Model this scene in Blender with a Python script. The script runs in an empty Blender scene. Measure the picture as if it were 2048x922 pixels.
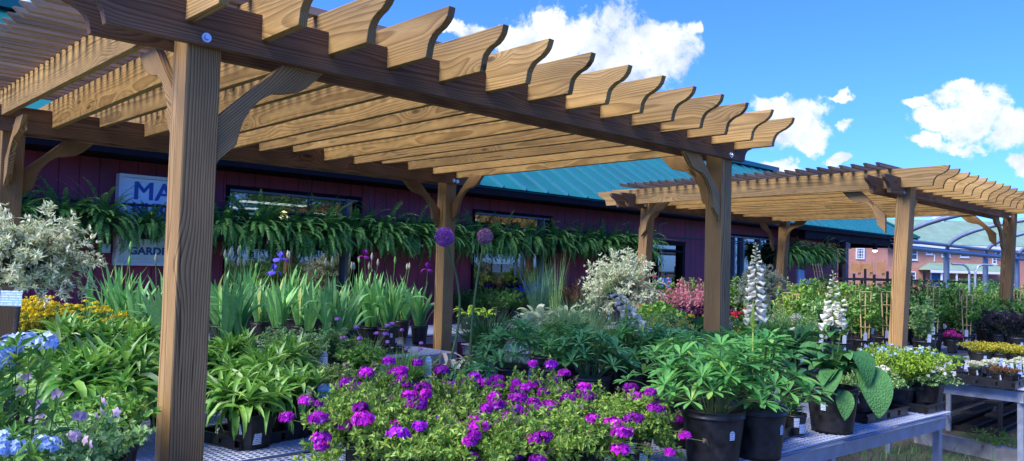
import bpy, math, random
import numpy as np
from mathutils import Vector, Matrix
random.seed(7)
RS = np.random.RandomState(11)
sc = bpy.context.scene
col = sc.collection
R = math.radians
PI = math.pi
GZ = -0.12          # ground level
TZ = 0.6            # bench top level

# ---------------------------------------------------------------- camera
CAM = np.array([-0.5129, -3.0505, 1.4814])
def rotm(yaw, pitch, roll):
    cy, sy = math.cos(yaw), math.sin(yaw); cp, sp = math.cos(pitch), math.sin(pitch); cr, sr = math.cos(roll), math.sin(roll)
    return (np.array([[cy,-sy,0],[sy,cy,0],[0,0,1]]) @ np.array([[1,0,0],[0,cp,-sp],[0,sp,cp]]) @ np.array([[cr,0,sr],[0,1,0],[-sr,0,cr]]))
CR = rotm(-0.766, 0.0448, -0.0271)
FPX = 1560.1
def ray(px, py):
    return CR @ np.array([(px-1024)/FPX, 1, -(py-461)/FPX])
def at(axis, v, px, py):            # a sight line met with a real plane of the site plan
    d = ray(px, py); k = 'XYZ'.index(axis); t = (v-CAM[k])/d[k]
    return CAM + t*d
def far(px, py, depth):
    return CAM + ray(px, py)*depth
cam = bpy.data.cameras.new('camera'); co = bpy.data.objects.new('camera', cam); col.objects.link(co)
co.matrix_world = Matrix(((CR[0,0], CR[0,2], -CR[0,1], CAM[0]), (CR[1,0], CR[1,2], -CR[1,1], CAM[1]), (CR[2,0], CR[2,2], -CR[2,1], CAM[2]), (0,0,0,1)))
cam.sensor_width = 36; cam.lens = 36*FPX/2048; cam.clip_end = 2000; cam.clip_start = 0.05
sc.camera = co

# ---------------------------------------------------------------- materials
def nodes(m):
    m.use_nodes = True
    nt = m.node_tree
    for n in list(nt.nodes): nt.nodes.remove(n)
    return nt, nt.nodes, nt.links
def N(nt, t, **k):
    n = nt.nodes.new(t)
    for a, v in k.items():
        if a == 'ins':
            for i, x in v.items(): n.inputs[i].default_value = x
        else: setattr(n, a, v)
    return n
def L(nt, a, b): nt.links.new(a, b)
def ramp(nt, fac, stops):
    r = N(nt, 'ShaderNodeValToRGB'); cr = r.color_ramp
    while len(cr.elements) < len(stops): cr.elements.new(0.5)
    for e, (p, c) in zip(cr.elements, stops):
        e.position = p; e.color = (c[0], c[1], c[2], 1)
    L(nt, fac, r.inputs[0]); return r.outputs[0]
def math_(nt, op, a, b=None, clamp=False):
    n = N(nt, 'ShaderNodeMath', operation=op, use_clamp=clamp)
    for i, x in enumerate((a, b)):
        if x is None: continue
        if isinstance(x, (int, float)): n.inputs[i].default_value = x
        else: L(nt, x, n.inputs[i])
    return n.outputs[0]
def plain(name, c, rough=.5, metal=0, noise=.15, nscale=8, bump=0, bscale=60, spec=.5, coat=0):
    m = bpy.data.materials.new(name); nt, ns, ls = nodes(m)
    out = N(nt, 'ShaderNodeOutputMaterial'); b = N(nt, 'ShaderNodeBsdfPrincipled')
    L(nt, b.outputs[0], out.inputs[0])
    tc = N(nt, 'ShaderNodeTexCoord')
    nz = N(nt, 'ShaderNodeTexNoise', ins={'Scale': nscale, 'Detail': 6}); L(nt, tc.outputs['Object'], nz.inputs['Vector'])
    lo = [x*(1-noise) for x in c]; hi = [min(1, x*(1+noise)) for x in c]
    L(nt, ramp(nt, nz.outputs[0], [(.3, lo), (.7, hi)]), b.inputs['Base Color'])
    b.inputs['Roughness'].default_value = rough; b.inputs['Metallic'].default_value = metal
    b.inputs['Specular IOR Level'].default_value = spec
    L(nt, ramp(nt, nz.outputs[0], [(.25, [max(0, rough-.1)]*3), (.75, [min(1, rough+.12)]*3)]), b.inputs['Roughness'])
    if bump:
        n2 = N(nt, 'ShaderNodeTexNoise', ins={'Scale': bscale, 'Detail': 5}); L(nt, tc.outputs['Object'], n2.inputs['Vector'])
        bp = N(nt, 'ShaderNodeBump', ins={'Strength': bump, 'Distance': .01}); L(nt, n2.outputs[0], bp.inputs['Height']); L(nt, bp.outputs[0], b.inputs['Normal'])
    return m
def leafm(name, c1, c2, c3=None, rough=.45, trans=.3, spec=.4, vein=0, ov=None):
    """leaf or petal: each blade has its own tone between c1 and c2 (c3 rarely)"""
    m = bpy.data.materials.new(name); nt, ns, ls = nodes(m)
    out = N(nt, 'ShaderNodeOutputMaterial'); b = N(nt, 'ShaderNodeBsdfPrincipled')
    g = N(nt, 'ShaderNodeNewGeometry')
    st = [(0, c1), (.8, c2)] + ([(.9, c2), (1, c3)] if c3 else [(1, c2)])
    c = ramp(nt, g.outputs['Random Per Island'], st)
    tc = N(nt, 'ShaderNodeTexCoord'); nz = N(nt, 'ShaderNodeTexNoise', ins={'Scale': 35, 'Detail': 3}); L(nt, tc.outputs['Object'], nz.inputs['Vector'])
    mx = N(nt, 'ShaderNodeMix', data_type='RGBA', blend_type='MULTIPLY'); mx.inputs[0].default_value = .55
    L(nt, c, mx.inputs[6]); L(nt, ramp(nt, nz.outputs[0], [(.3, (.62, .65, .6)), (.7, (1.25, 1.2, 1.2))]), mx.inputs[7])
    if ov:
        oi = N(nt, 'ShaderNodeObjectInfo'); m7 = N(nt, 'ShaderNodeMix', data_type='RGBA', blend_type='MULTIPLY'); m7.inputs[0].default_value = 1; L(nt, mx.outputs[2], m7.inputs[6]); L(nt, ramp(nt, oi.outputs['Random'], ov), m7.inputs[7]); mx = m7
    L(nt, mx.outputs[2], b.inputs['Base Color'])
    b.inputs['Roughness'].default_value = rough; b.inputs['Specular IOR Level'].default_value = spec
    if vein:
        vv = N(nt, 'ShaderNodeTexVoronoi', feature='DISTANCE_TO_EDGE', ins={'Scale': 62.0}); L(nt, tc.outputs['Object'], vv.inputs['Vector'])
        bp = N(nt, 'ShaderNodeBump', ins={'Strength': vein, 'Distance': .006}); L(nt, ramp(nt, vv.outputs[0], [(0, (0,0,0)), (.3, (1,1,1))]), bp.inputs['Height']); L(nt, bp.outputs[0], b.inputs['Normal'])
    t = N(nt, 'ShaderNodeBsdfTranslucent'); L(nt, mx.outputs[2], t.inputs[0])
    ms = N(nt, 'ShaderNodeMixShader'); ms.inputs[0].default_value = trans
    L(nt, b.outputs[0], ms.inputs[1]); L(nt, t.outputs[0], ms.inputs[2]); L(nt, ms.outputs[0], out.inputs[0])
    return m
def wood(name, dark, mid, light, ring=0.009, knots=True):
    m = bpy.data.materials.new(name); nt, ns, ls = nodes(m)
    out = N(nt, 'ShaderNodeOutputMaterial'); b = N(nt, 'ShaderNodeBsdfPrincipled'); L(nt, b.outputs[0], out.inputs[0])
    tc = N(nt, 'ShaderNodeTexCoord'); oi = N(nt, 'ShaderNodeObjectInfo')
    rnd = oi.outputs['Random']
    cmb = N(nt, 'ShaderNodeCombineXYZ')
    L(nt, math_(nt, 'MULTIPLY', rnd, 37.0), cmb.inputs[0])
    L(nt, math_(nt, 'ADD', math_(nt, 'MULTIPLY', math_(nt, 'FRACT', math_(nt, 'MULTIPLY', rnd, 91.7)), .12), .07), cmb.inputs[1])
    L(nt, math_(nt, 'SUBTRACT', math_(nt, 'MULTIPLY', math_(nt, 'FRACT', math_(nt, 'MULTIPLY', rnd, 53.3)), .16), .08), cmb.inputs[2])
    v = N(nt, 'ShaderNodeVectorMath', operation='ADD'); L(nt, tc.outputs['Object'], v.inputs[0]); L(nt, cmb.outputs[0], v.inputs[1])
    # long slow wander of the growth rings along the board
    st = N(nt, 'ShaderNodeMapping'); st.inputs['Scale'].default_value = (.8, 4, 4); L(nt, v.outputs[0], st.inputs[0])
    wn = N(nt, 'ShaderNodeTexNoise', ins={'Scale': 1.0, 'Detail': 2}); L(nt, st.outputs[0], wn.inputs['Vector'])
    off = N(nt, 'ShaderNodeVectorMath', operation='SUBTRACT'); L(nt, wn.outputs['Color'], off.inputs[0]); off.inputs[1].default_value = (.5, .5, .5)
    of2 = N(nt, 'ShaderNodeVectorMath', operation='SCALE'); L(nt, off.outputs[0], of2.inputs[0]); of2.inputs['Scale'].default_value = .045
    # knots push the rings aside
    ks = N(nt, 'ShaderNodeMapping'); ks.inputs['Scale'].default_value = (1.7, 3.3, 5.5); L(nt, v.outputs[0], ks.inputs[0])
    vo = N(nt, 'ShaderNodeTexVoronoi', feature='F1', ins={'Scale': 1.0, 'Randomness': 1.0}); L(nt, ks.outputs[0], vo.inputs['Vector'])
    kd = vo.outputs['Distance']
    kpush = math_(nt, 'MULTIPLY', math_(nt, 'POWER', math_(nt, 'SUBTRACT', 1.0, math_(nt, 'MULTIPLY', kd, 2.1), True), 2.0), .05 if knots else 0)
    sx = N(nt, 'ShaderNodeSeparateXYZ'); vv = N(nt, 'ShaderNodeVectorMath', operation='ADD'); L(nt, v.outputs[0], vv.inputs[0]); L(nt, of2.outputs[0], vv.inputs[1])
    L(nt, vv.outputs[0], sx.inputs[0])
    r = math_(nt, 'SQRT', math_(nt, 'ADD', math_(nt, 'POWER', sx.outputs[1], 2.0), math_(nt, 'POWER', sx.outputs[2], 2.0)))
    r = math_(nt, 'ADD', r, kpush)
    ph = math_(nt, 'FRACT', math_(nt, 'DIVIDE', r, ring))
    g = ramp(nt, ph, [(0, light), (.45, mid), (.8, dark), (.93, dark), (1, light)])
    # fine fibre
    fm = N(nt, 'ShaderNodeMapping'); fm.inputs['Scale'].default_value = (6, 260, 260); L(nt, v.outputs[0], fm.inputs[0])
    fn = N(nt, 'ShaderNodeTexNoise', ins={'Scale': 1.0, 'Detail': 3}); L(nt, fm.outputs[0], fn.inputs['Vector'])
    m1 = N(nt, 'ShaderNodeMix', data_type='RGBA', blend_type='MULTIPLY'); m1.inputs[0].default_value = .5
    L(nt, g, m1.inputs[6]); L(nt, ramp(nt, fn.outputs[0], [(.3, (.6, .58, .55)), (.65, (1.15, 1.15, 1.15))]), m1.inputs[7])
    # weathering blotches
    bn = N(nt, 'ShaderNodeTexNoise', ins={'Scale': 2.2, 'Detail': 5}); 
    bm = N(nt, 'ShaderNodeMapping'); bm.inputs['Scale'].default_value = (1, 3, 3); L(nt, v.outputs[0], bm.inputs[0]); L(nt, bm.outputs[0], bn.inputs['Vector'])
    m2 = N(nt, 'ShaderNodeMix', data_type='RGBA', blend_type='MULTIPLY'); m2.inputs[0].default_value = .8
    L(nt, m1.outputs[2], m2.inputs[6]); L(nt, ramp(nt, bn.outputs[0], [(.3, (.66, .66, .68)), (.6, (1.05, 1.03, 1.0))]), m2.inputs[7])
    # knot hearts
    m3 = N(nt, 'ShaderNodeMix', data_type='RGBA'); L(nt, ramp(nt, kd, [(.03, (1,1,1)), (.07, (.75,.75,.75)), (.1, (0,0,0))]) if knots else math_(nt,'MULTIPLY',kd,0.0), m3.inputs[0])
    L(nt, m2.outputs[2], m3.inputs[6]); m3.inputs[7].default_value = (dark[0]*.45, dark[1]*.4, dark[2]*.4, 1)
    # drying checks: thin dark splits that run with the grain
    cm = N(nt, 'ShaderNodeMapping'); cm.inputs['Scale'].default_value = (1.6, 55, 55); L(nt, v.outputs[0], cm.inputs[0])
    ck = N(nt, 'ShaderNodeTexNoise', ins={'Scale': 1.0, 'Detail': 2}); L(nt, cm.outputs[0], ck.inputs['Vector'])
    m5 = N(nt, 'ShaderNodeMix', data_type='RGBA', blend_type='MULTIPLY'); m5.inputs[0].default_value = 1; L(nt, m3.outputs[2], m5.inputs[6]); L(nt, ramp(nt, ck.outputs[0], [(.69, (1,1,1)), (.73, (.28,.24,.22))]), m5.inputs[7]); m3 = m5
    # board to board tone
    m4 = N(nt, 'ShaderNodeMix', data_type='RGBA', blend_type='MULTIPLY'); m4.inputs[0].default_value = 1
    L(nt, m3.outputs[2], m4.inputs[6]); L(nt, ramp(nt, math_(nt, 'FRACT', math_(nt, 'MULTIPLY', rnd, 17.3)), [(0, (.72, .7, .7)), (.35, (.95, .93, .9)), (.7, (1.02, .98, .9)), (1, (1.14, 1.12, 1.12))]), m4.inputs[7])
    L(nt, m4.outputs[2], b.inputs['Base Color'])
    b.inputs['Roughness'].default_value = .75; b.inputs['Specular IOR Level'].default_value = .25
    bp = N(nt, 'ShaderNodeBump', ins={'Strength': .35, 'Distance': .003}); L(nt, math_(nt, 'ADD', fn.outputs[0], ph), bp.inputs['Height']); L(nt, bp.outputs[0], b.inputs['Normal'])
    return m
def emit(name, c, s):
    m = bpy.data.materials.new(name); nt, ns, ls = nodes(m)
    o = N(nt, 'ShaderNodeOutputMaterial'); e = N(nt, 'ShaderNodeEmission'); e.inputs[0].default_value = (*c, 1); e.inputs[1].default_value = s
    L(nt, e.outputs[0], o.inputs[0]); return m
def glassm(name, tint, refl):
    m = bpy.data.materials.new(name); nt, ns, ls = nodes(m)
    o = N(nt, 'ShaderNodeOutputMaterial'); t = N(nt, 'ShaderNodeBsdfTransparent'); t.inputs[0].default_value = (*tint, 1)
    g = N(nt, 'ShaderNodeBsdfGlossy'); g.inputs['Roughness'].default_value = .02
    lw = N(nt, 'ShaderNodeFresnel'); lw.inputs[0].default_value = 1.5
    mx = N(nt, 'ShaderNodeMixShader'); L(nt, math_(nt, 'ADD', lw.outputs[0], refl, True), mx.inputs[0])
    L(nt, t.outputs[0], mx.inputs[1]); L(nt, g.outputs[0], mx.inputs[2]); L(nt, mx.outputs[0], o.inputs[0]); return m
def brickm(name, c1, c2, mortar, bw=.22, bh=.075):
    m = bpy.data.materials.new(name); nt, ns, ls = nodes(m)
    o = N(nt, 'ShaderNodeOutputMaterial'); b = N(nt, 'ShaderNodeBsdfPrincipled'); L(nt, b.outputs[0], o.inputs[0])
    tc = N(nt, 'ShaderNodeTexCoord'); mp = N(nt, 'ShaderNodeMapping'); mp.inputs['Rotation'].default_value = (R(90), 0, 0); L(nt, tc.outputs['Object'], mp.inputs[0])
    br = N(nt, 'ShaderNodeTexBrick', ins={'Color1': (*c1, 1), 'Color2': (*c2, 1), 'Mortar': (*mortar, 1), 'Scale': 1.0, 'Mortar Size': .014, 'Brick Width': bw, 'Row Height': bh})
    L(nt, mp.outputs[0], br.inputs['Vector'])
    nz = N(nt, 'ShaderNodeTexNoise', ins={'Scale': .7, 'Detail': 6}); L(nt, tc.outputs['Object'], nz.inputs['Vector'])
    mx = N(nt, 'ShaderNodeMix', data_type='RGBA', blend_type='MULTIPLY'); mx.inputs[0].default_value = .6
    L(nt, br.outputs[0], mx.inputs[6]); L(nt, ramp(nt, nz.outputs[0], [(.3, (.7, .7, .72)), (.7, (1.2, 1.15, 1.1))]), mx.inputs[7]); L(nt, mx.outputs[2], b.inputs['Base Color'])
    b.inputs['Roughness'].default_value = .85
    return m
def tagm(name, base=(.62, .72, .8), ink=(.06, .12, .3)):
    m = bpy.data.materials.new(name); nt, ns, ls = nodes(m)
    o = N(nt, 'ShaderNodeOutputMaterial'); b = N(nt, 'ShaderNodeBsdfPrincipled'); L(nt, b.outputs[0], o.inputs[0])
    tc = N(nt, 'ShaderNodeTexCoord'); sp = N(nt, 'ShaderNodeSeparateXYZ'); L(nt, tc.outputs['Generated'], sp.inputs[0])
    row = math_(nt, 'GREATER_THAN', math_(nt, 'FRACT', math_(nt, 'MULTIPLY', sp.outputs[2], 6.0)), .5)
    nz = N(nt, 'ShaderNodeTexNoise', ins={'Scale': 9.0}); L(nt, tc.outputs['Generated'], nz.inputs['Vector'])
    L(nt, ramp(nt, math_(nt, 'MULTIPLY', row, nz.outputs[0]), [(.44, base), (.5, ink)]), b.inputs['Base Color']); b.inputs['Roughness'].default_value = .35
    return m

M = {}
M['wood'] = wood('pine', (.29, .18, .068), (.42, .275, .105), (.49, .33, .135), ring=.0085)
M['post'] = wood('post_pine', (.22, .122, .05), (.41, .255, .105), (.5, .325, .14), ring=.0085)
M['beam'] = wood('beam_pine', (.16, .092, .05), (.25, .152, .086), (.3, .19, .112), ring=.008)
M['lath'] = wood('lath_pine', (.4, .27, .15), (.5, .35, .2), (.56, .4, .24), ring=.02, knots=False)
M['bamboo'] = plain('bamboo', (.5, .36, .16), .5, noise=.25)
M['zinc'] = plain('galvanised_steel', (.36, .41, .5), .42, .55, .14, 14, bump=.1)
M['bench'] = plain('bench_lattice', (.44, .48, .56), .55, 0, .12, 10)
M['pot'] = plain('black_plastic', (.016, .0155, .016), .45, noise=.85, nscale=22, bump=.05, bscale=20)
M['tray'] = plain('tray_plastic', (.014, .015, .018), .35, noise=.2)
M['soil'] = plain('potting_soil', (.035, .022, .014), .95, noise=.5, nscale=60, bump=.8)
M['tag'] = tagm('price_tag'); M['tagw'] = tagm('white_tag', (.75, .78, .78), (.3, .35, .4)); M['tagb'] = tagm('blue_tag', (.3, .52, .8), (.8, .8, .8))
M['siding'] = plain('maroon_siding', (.25, .034, .068), .65, noise=.36, nscale=2.5)
M['dark'] = plain('dark_trim', (.010, .006, .010), .7, spec=.12)
M['mull'] = plain('mullion', (.12, .14, .18), .4, .5)
M['maroon'] = plain('maroon_trim', (.09, .016, .03), .5)
M['teal'] = plain('teal_metal', (.005, .16, .14), .45, .1, .22, 1.1)
M['tealdk'] = plain('teal_edge', (.008, .13, .2), .35, .1, .06)
M['black'] = plain('black_steel', (.014, .014, .018), .45)
M['white'] = plain('white_paint', (.72, .74, .76), .4, noise=.06)
M['signface'] = plain('sign_face', (.7, .88, .96), .35, noise=.05)
M['signblue'] = plain('sign_blue', (.015, .1, .42), .4, noise=.05)
M['signbrown'] = plain('sign_brown', (.12, .05, .025), .5)
M['alum'] = plain('aluminium', (.5, .55, .62), .3, .8, .06)
M['glass'] = glassm('shop_glass', (.4, .46, .5), .24)
M['glassfar'] = plain('far_glass', (.06, .08, .11), .12, noise=.3, nscale=1)
M['interior'] = plain('interior_paint', (.07, .068, .07), .8)
M['ceil'] = plain('ceiling_tile', (.2, .21, .23), .8)
M['lamp'] = emit('lamp_panel', (1, .93, .8), 2.2)
M['bulb'] = emit('warm_bulb', (1, .72, .3), 9)
M['bolt'] = plain('zinc_bolt', (.6, .66, .74), .3, .7, .05)
M['brick'] = brickm('red_brick', (.56, .15, .07), (.42, .1, .05), (.5, .38, .3))
M['greenroof'] = plain('green_shingle', (.17, .27, .2), .9, noise=.14, nscale=1.2)
M['bluedoor'] = plain('blue_door', (.02, .16, .5), .4)
M['hoop'] = plain('hoop_pipe', (.16, .22, .31), .4, .3, .1)
M['fab'] = plain('white_canvas', (.75, .78, .82), .8, noise=.06); M['fabteal'] = plain('teal_canvas', (.02, .27, .32), .8)
M['ply'] = plain('orange_plywood', (.5, .24, .09), .7, noise=.25, nscale=2)
M['trunk'] = plain('bark', (.1, .075, .055), .9, noise=.4, nscale=20, bump=.6)
M['stem'] = leafm('green_stem', (.09, .17, .04), (.14, .22, .06), trans=.1)
M['stemred'] = leafm('brown_stem', (.12, .08, .04), (.16, .11, .06), trans=.05)
G = {}
G['verb'] = leafm('verbena_leaf', (.14, .3, .04), (.36, .54, .09), (.5, .55, .14))
G['lup'] = leafm('lupine_leaf', (.06, .25, .06), (.17, .46, .1), (.3, .52, .1), rough=.4)
G['lupd'] = leafm('dark_lupine_leaf', (.06, .27, .08), (.17, .46, .15), rough=.45)
G['fox'] = leafm('foxglove_leaf', (.04, .16, .045), (.1, .27, .075), (.15, .32, .08), rough=.65, trans=.18, spec=.2, vein=.5)
G['lance'] = leafm('lance_leaf', (.08, .26, .04), (.27, .52, .09), (.5, .62, .34), rough=.38)
G['iris'] = leafm('iris_leaf', (.12, .42, .12), (.32, .66, .19), (.6, .58, .18), rough=.45)
G['fern'] = leafm('fern_leaf', (.05, .2, .04), (.18, .46, .1), (.34, .58, .12), rough=.6, spec=.2)
G['oreg'] = leafm('oregano_leaf', (.16, .28, .06), (.32, .44, .13))
G['lime'] = leafm('lime_leaf', (.22, .42, .03), (.4, .58, .06))
G['willow'] = leafm('variegated_willow_leaf', (.36, .5, .22), (.9, .9, .66), (.9, .76, .6), trans=.3)
G['grass'] = leafm('grass_blade', (.03, .12, .035), (.09, .25, .06), rough=.45)
G['blueg'] = leafm('blue_grass_blade', (.05, .16, .1), (.11, .26, .14))
G['lav'] = leafm('grey_green_leaf', (.17, .38, .1), (.4, .6, .2))
G['gen'] = leafm('mid_green_leaf', (.08, .25, .04), (.25, .48, .07), (.4, .52, .1))
G['gend'] = leafm('deep_green_leaf', (.045, .18, .04), (.14, .33, .06))
G['yelg'] = leafm('yellow_green_leaf', (.4, .42, .03), (.75, .62, .05))
G['heuch'] = leafm('purple_leaf', (.05, .012, .035), (.15, .04, .1), (.22, .08, .12))
G['darkp'] = leafm('smoky_leaf', (.02, .02, .03), (.06, .045, .06))
G['host'] = leafm('variegated_leaf', (.14, .3, .07), (.55, .62, .4))
G['cream'] = leafm('cream_leaf', (.45, .5, .3), (.7, .7, .5))
G['dry'] = leafm('dry_leaf', (.72, .58, .36), (.88, .76, .52), trans=.15)
G['redb'] = leafm('bronze_leaf', (.15, .05, .03), (.3, .14, .06))
P = {}
def pet(n, a, b, c=None, t=.25, ov=None): P[n] = leafm(n+'_petal', a, b, c, rough=.6, trans=t, spec=.2, ov=ov)
pet('magenta', (.3, .01, .36), (.7, .02, .62), (.85, .35, .85), ov=[(0, (.42, .5, .5)), (.25, (.75, .8, .8)), (.6, (1.05, 1, 1)), (.85, (1.1, 1.3, 1.1)), (1, (.8, 1, 1.35))]); pet('white', (.82, .78, .6), (.93, .9, .74)); pet('blue', (.4, .56, .92), (.62, .76, .98))
pet('violet', (.1, .07, .62), (.2, .15, .85)); pet('purple', (.2, .02, .3), (.36, .04, .42)); pet('pinkl', (.6, .2, .6), (.75, .35, .8))
pet('allium', (.36, .1, .46), (.6, .22, .68), (.7, .42, .75)); pet('allium2', (.42, .17, .32), (.62, .34, .5), (.7, .58, .5))
pet('yellow', (.75, .55, .02), (.9, .72, .03)); pet('pink', (.6, .16, .22), (.8, .36, .4)); pet('cream', (.6, .62, .36), (.78, .78, .55)); pet('red', (.55, .02, .04), (.7, .05, .1))
pet('rose', (.3, .02, .13), (.5, .03, .25)); pet('lupine', (.35, .52, .08), (.6, .7, .2)); pet('seedhead', (.14, .09, .09), (.24, .16, .14)); pet('palepink', (.65, .4, .6), (.8, .62, .7))

# ---------------------------------------------------------------- mesh helpers
class MB:
    def __init__(s): s.V = []; s.F = []; s.n = 0
    def add(s, v, f):
        v = np.asarray(v, float).reshape(-1, 3); f = np.asarray(f, int)
        if len(v) == 0: return s
        s.V.append(v); s.F.append(f + s.n); s.n += len(v); return s
    def box(s, x0, x1, y0, y1, z0, z1):
        v = [(x, y, z) for x in (x0, x1) for y in (y0, y1) for z in (z0, z1)]
        return s.add(v, [(0,1,3,2),(4,6,7,5),(0,4,5,1),(2,3,7,6),(0,2,6,4),(1,5,7,3)])
    def obox(s, c, ax, h):       # centre, 3x3 rows = axes, half sizes
        c = np.array(c); ax = np.array(ax); v = [c + a*h[0]*ax[0] + b*h[1]*ax[1] + d*h[2]*ax[2] for a in (-1,1) for b in (-1,1) for d in (-1,1)]
        return s.add(v, [(0,1,3,2),(4,6,7,5),(0,4,5,1),(2,3,7,6),(0,2,6,4),(1,5,7,3)])
    def prism(s, prof, y0, y1):  # closed profile in XZ, extruded along Y
        k = len(prof); v = [(x, y0, z) for x, z in prof] + [(x, y1, z) for x, z in prof]
        s.V.append(np.array(v, float)); n0 = s.n; s.n += 2*k
        s.F.append([tuple(n0+i for i in range(k))]); s.F.append([tuple(n0+k+i for i in reversed(range(k)))])
        s.F.append(np.array([(n0+(i+1)%k, n0+i, n0+k+i, n0+k+(i+1)%k) for i in range(k)])); return s
    def lathe(s, prof, seg=20, c=(0,0,0), cap=False):
        a = np.linspace(0, 2*PI, seg, endpoint=False); v = []
        for r, z in prof: v += [(c[0]+r*math.cos(t), c[1]+r*math.sin(t), c[2]+z) for t in a]
        f = [(i*seg+j, i*seg+(j+1)%seg, (i+1)*seg+(j+1)%seg, (i+1)*seg+j) for i in range(len(prof)-1) for j in range(seg)]
        return s.add(v, f)
    def tubes(s, pts, r, k=4):   # pts (n,m,3), r (n,m)
        pts = np.asarray(pts, float)
        if pts.ndim == 2: pts = pts[None]
        n, m, _ = pts.shape; r = np.broadcast_to(np.asarray(r, float), (n, m))
        t = np.gradient(pts, axis=1); t /= np.linalg.norm(t, axis=2, keepdims=True)+1e-9
        ref = np.where(np.abs(t[..., 2:3]) > .9, np.array([1., 0, 0]), np.array([0, 0, 1.])); u = np.cross(t, ref); u /= np.linalg.norm(u, axis=2, keepdims=True)+1e-9; w = np.cross(t, u)
        a = np.arange(k)*2*PI/k
        v = pts[:, :, None, :] + r[..., None, None]*(np.cos(a)[:, None]*u[:, :, None, :] + np.sin(a)[:, None]*w[:, :, None, :])
        idx = np.arange(n*m*k).reshape(n, m, k)
        A = idx[:, :-1, :]; B = idx[:, 1:, :]
        f = np.stack([A, np.roll(A, -1, 2), np.roll(B, -1, 2), B], -1).reshape(-1, 4)
        return s.add(v.reshape(-1, 3), f)
    def build(s, name, mat, parent=None, smooth=False, loc=None):
        me = bpy.data.meshes.new(name)
        if s.n:
            V = np.concatenate(s.V); fl = [np.asarray(f) for f in s.F if len(f)]
            tot = np.concatenate([np.full(len(f), f.shape[1]) for f in fl]); idx = np.concatenate([f.reshape(-1) for f in fl])
            me.vertices.add(len(V)); me.vertices.foreach_set('co', V.astype(np.float32).ravel())
            me.loops.add(len(idx)); me.loops.foreach_set('vertex_index', idx.astype(np.int32))
            me.polygons.add(len(tot)); st = np.concatenate([[0], np.cumsum(tot)[:-1]])
            me.polygons.foreach_set('loop_start', st.astype(np.int32)); me.polygons.foreach_set('loop_total', tot.astype(np.int32))
            me.polygons.foreach_set('use_smooth', np.full(len(tot), smooth)); me.update(calc_edges=True); me.validate()
        me.materials.append(mat)
        o = bpy.data.objects.new(name, me); col.objects.link(o)
        if parent: o.parent = parent
        if loc is not None: o.location = loc
        return o
def tag(o, label, cat, group=None):
    o['label'] = label; o['category'] = cat
    if group: o['group'] = group
    return o
def thing(name, label, cat, loc=(0,0,0), rz=0, group=None, scale=1):
    o = bpy.data.objects.new(name, None); col.objects.link(o); o.empty_display_size = .1
    o.location = loc; o.rotation_euler = (0, 0, rz); o.scale = (scale,)*3
    return tag(o, label, cat, group)
def struct(o): o['kind'] = 'structure'; return o
def dup(root, loc=None, rz=None, label=None, scale=None, group=None):
    def cp(o, par):
        c = o.copy(); col.objects.link(c); c.parent = par
        for ch in KIDS(o): cp(ch, c)
        return c
    r = cp(root, None)
    if loc is not None: r.location = loc
    if rz is not None: r.rotation_euler = (0, 0, rz)
    if scale: r.scale = (scale,)*3 if isinstance(scale, (int, float)) else scale
    if label: r['label'] = label
    if group: r['group'] = group
    return r
def KIDS(o):
    return [c for c in col.objects if c.parent == o]
ORD = ['first','second','third','fourth','fifth','sixth','seventh','eighth','ninth','tenth','eleventh','twelfth','thirteenth','fourteenth','fifteenth','sixteenth','seventeenth','eighteenth','nineteenth','twentieth','twenty-first','twenty-second','twenty-third','twenty-fourth','twenty-fifth','twenty-sixth']
U = lambda a, b, n=None: RS.uniform(a, b, n)

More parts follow.
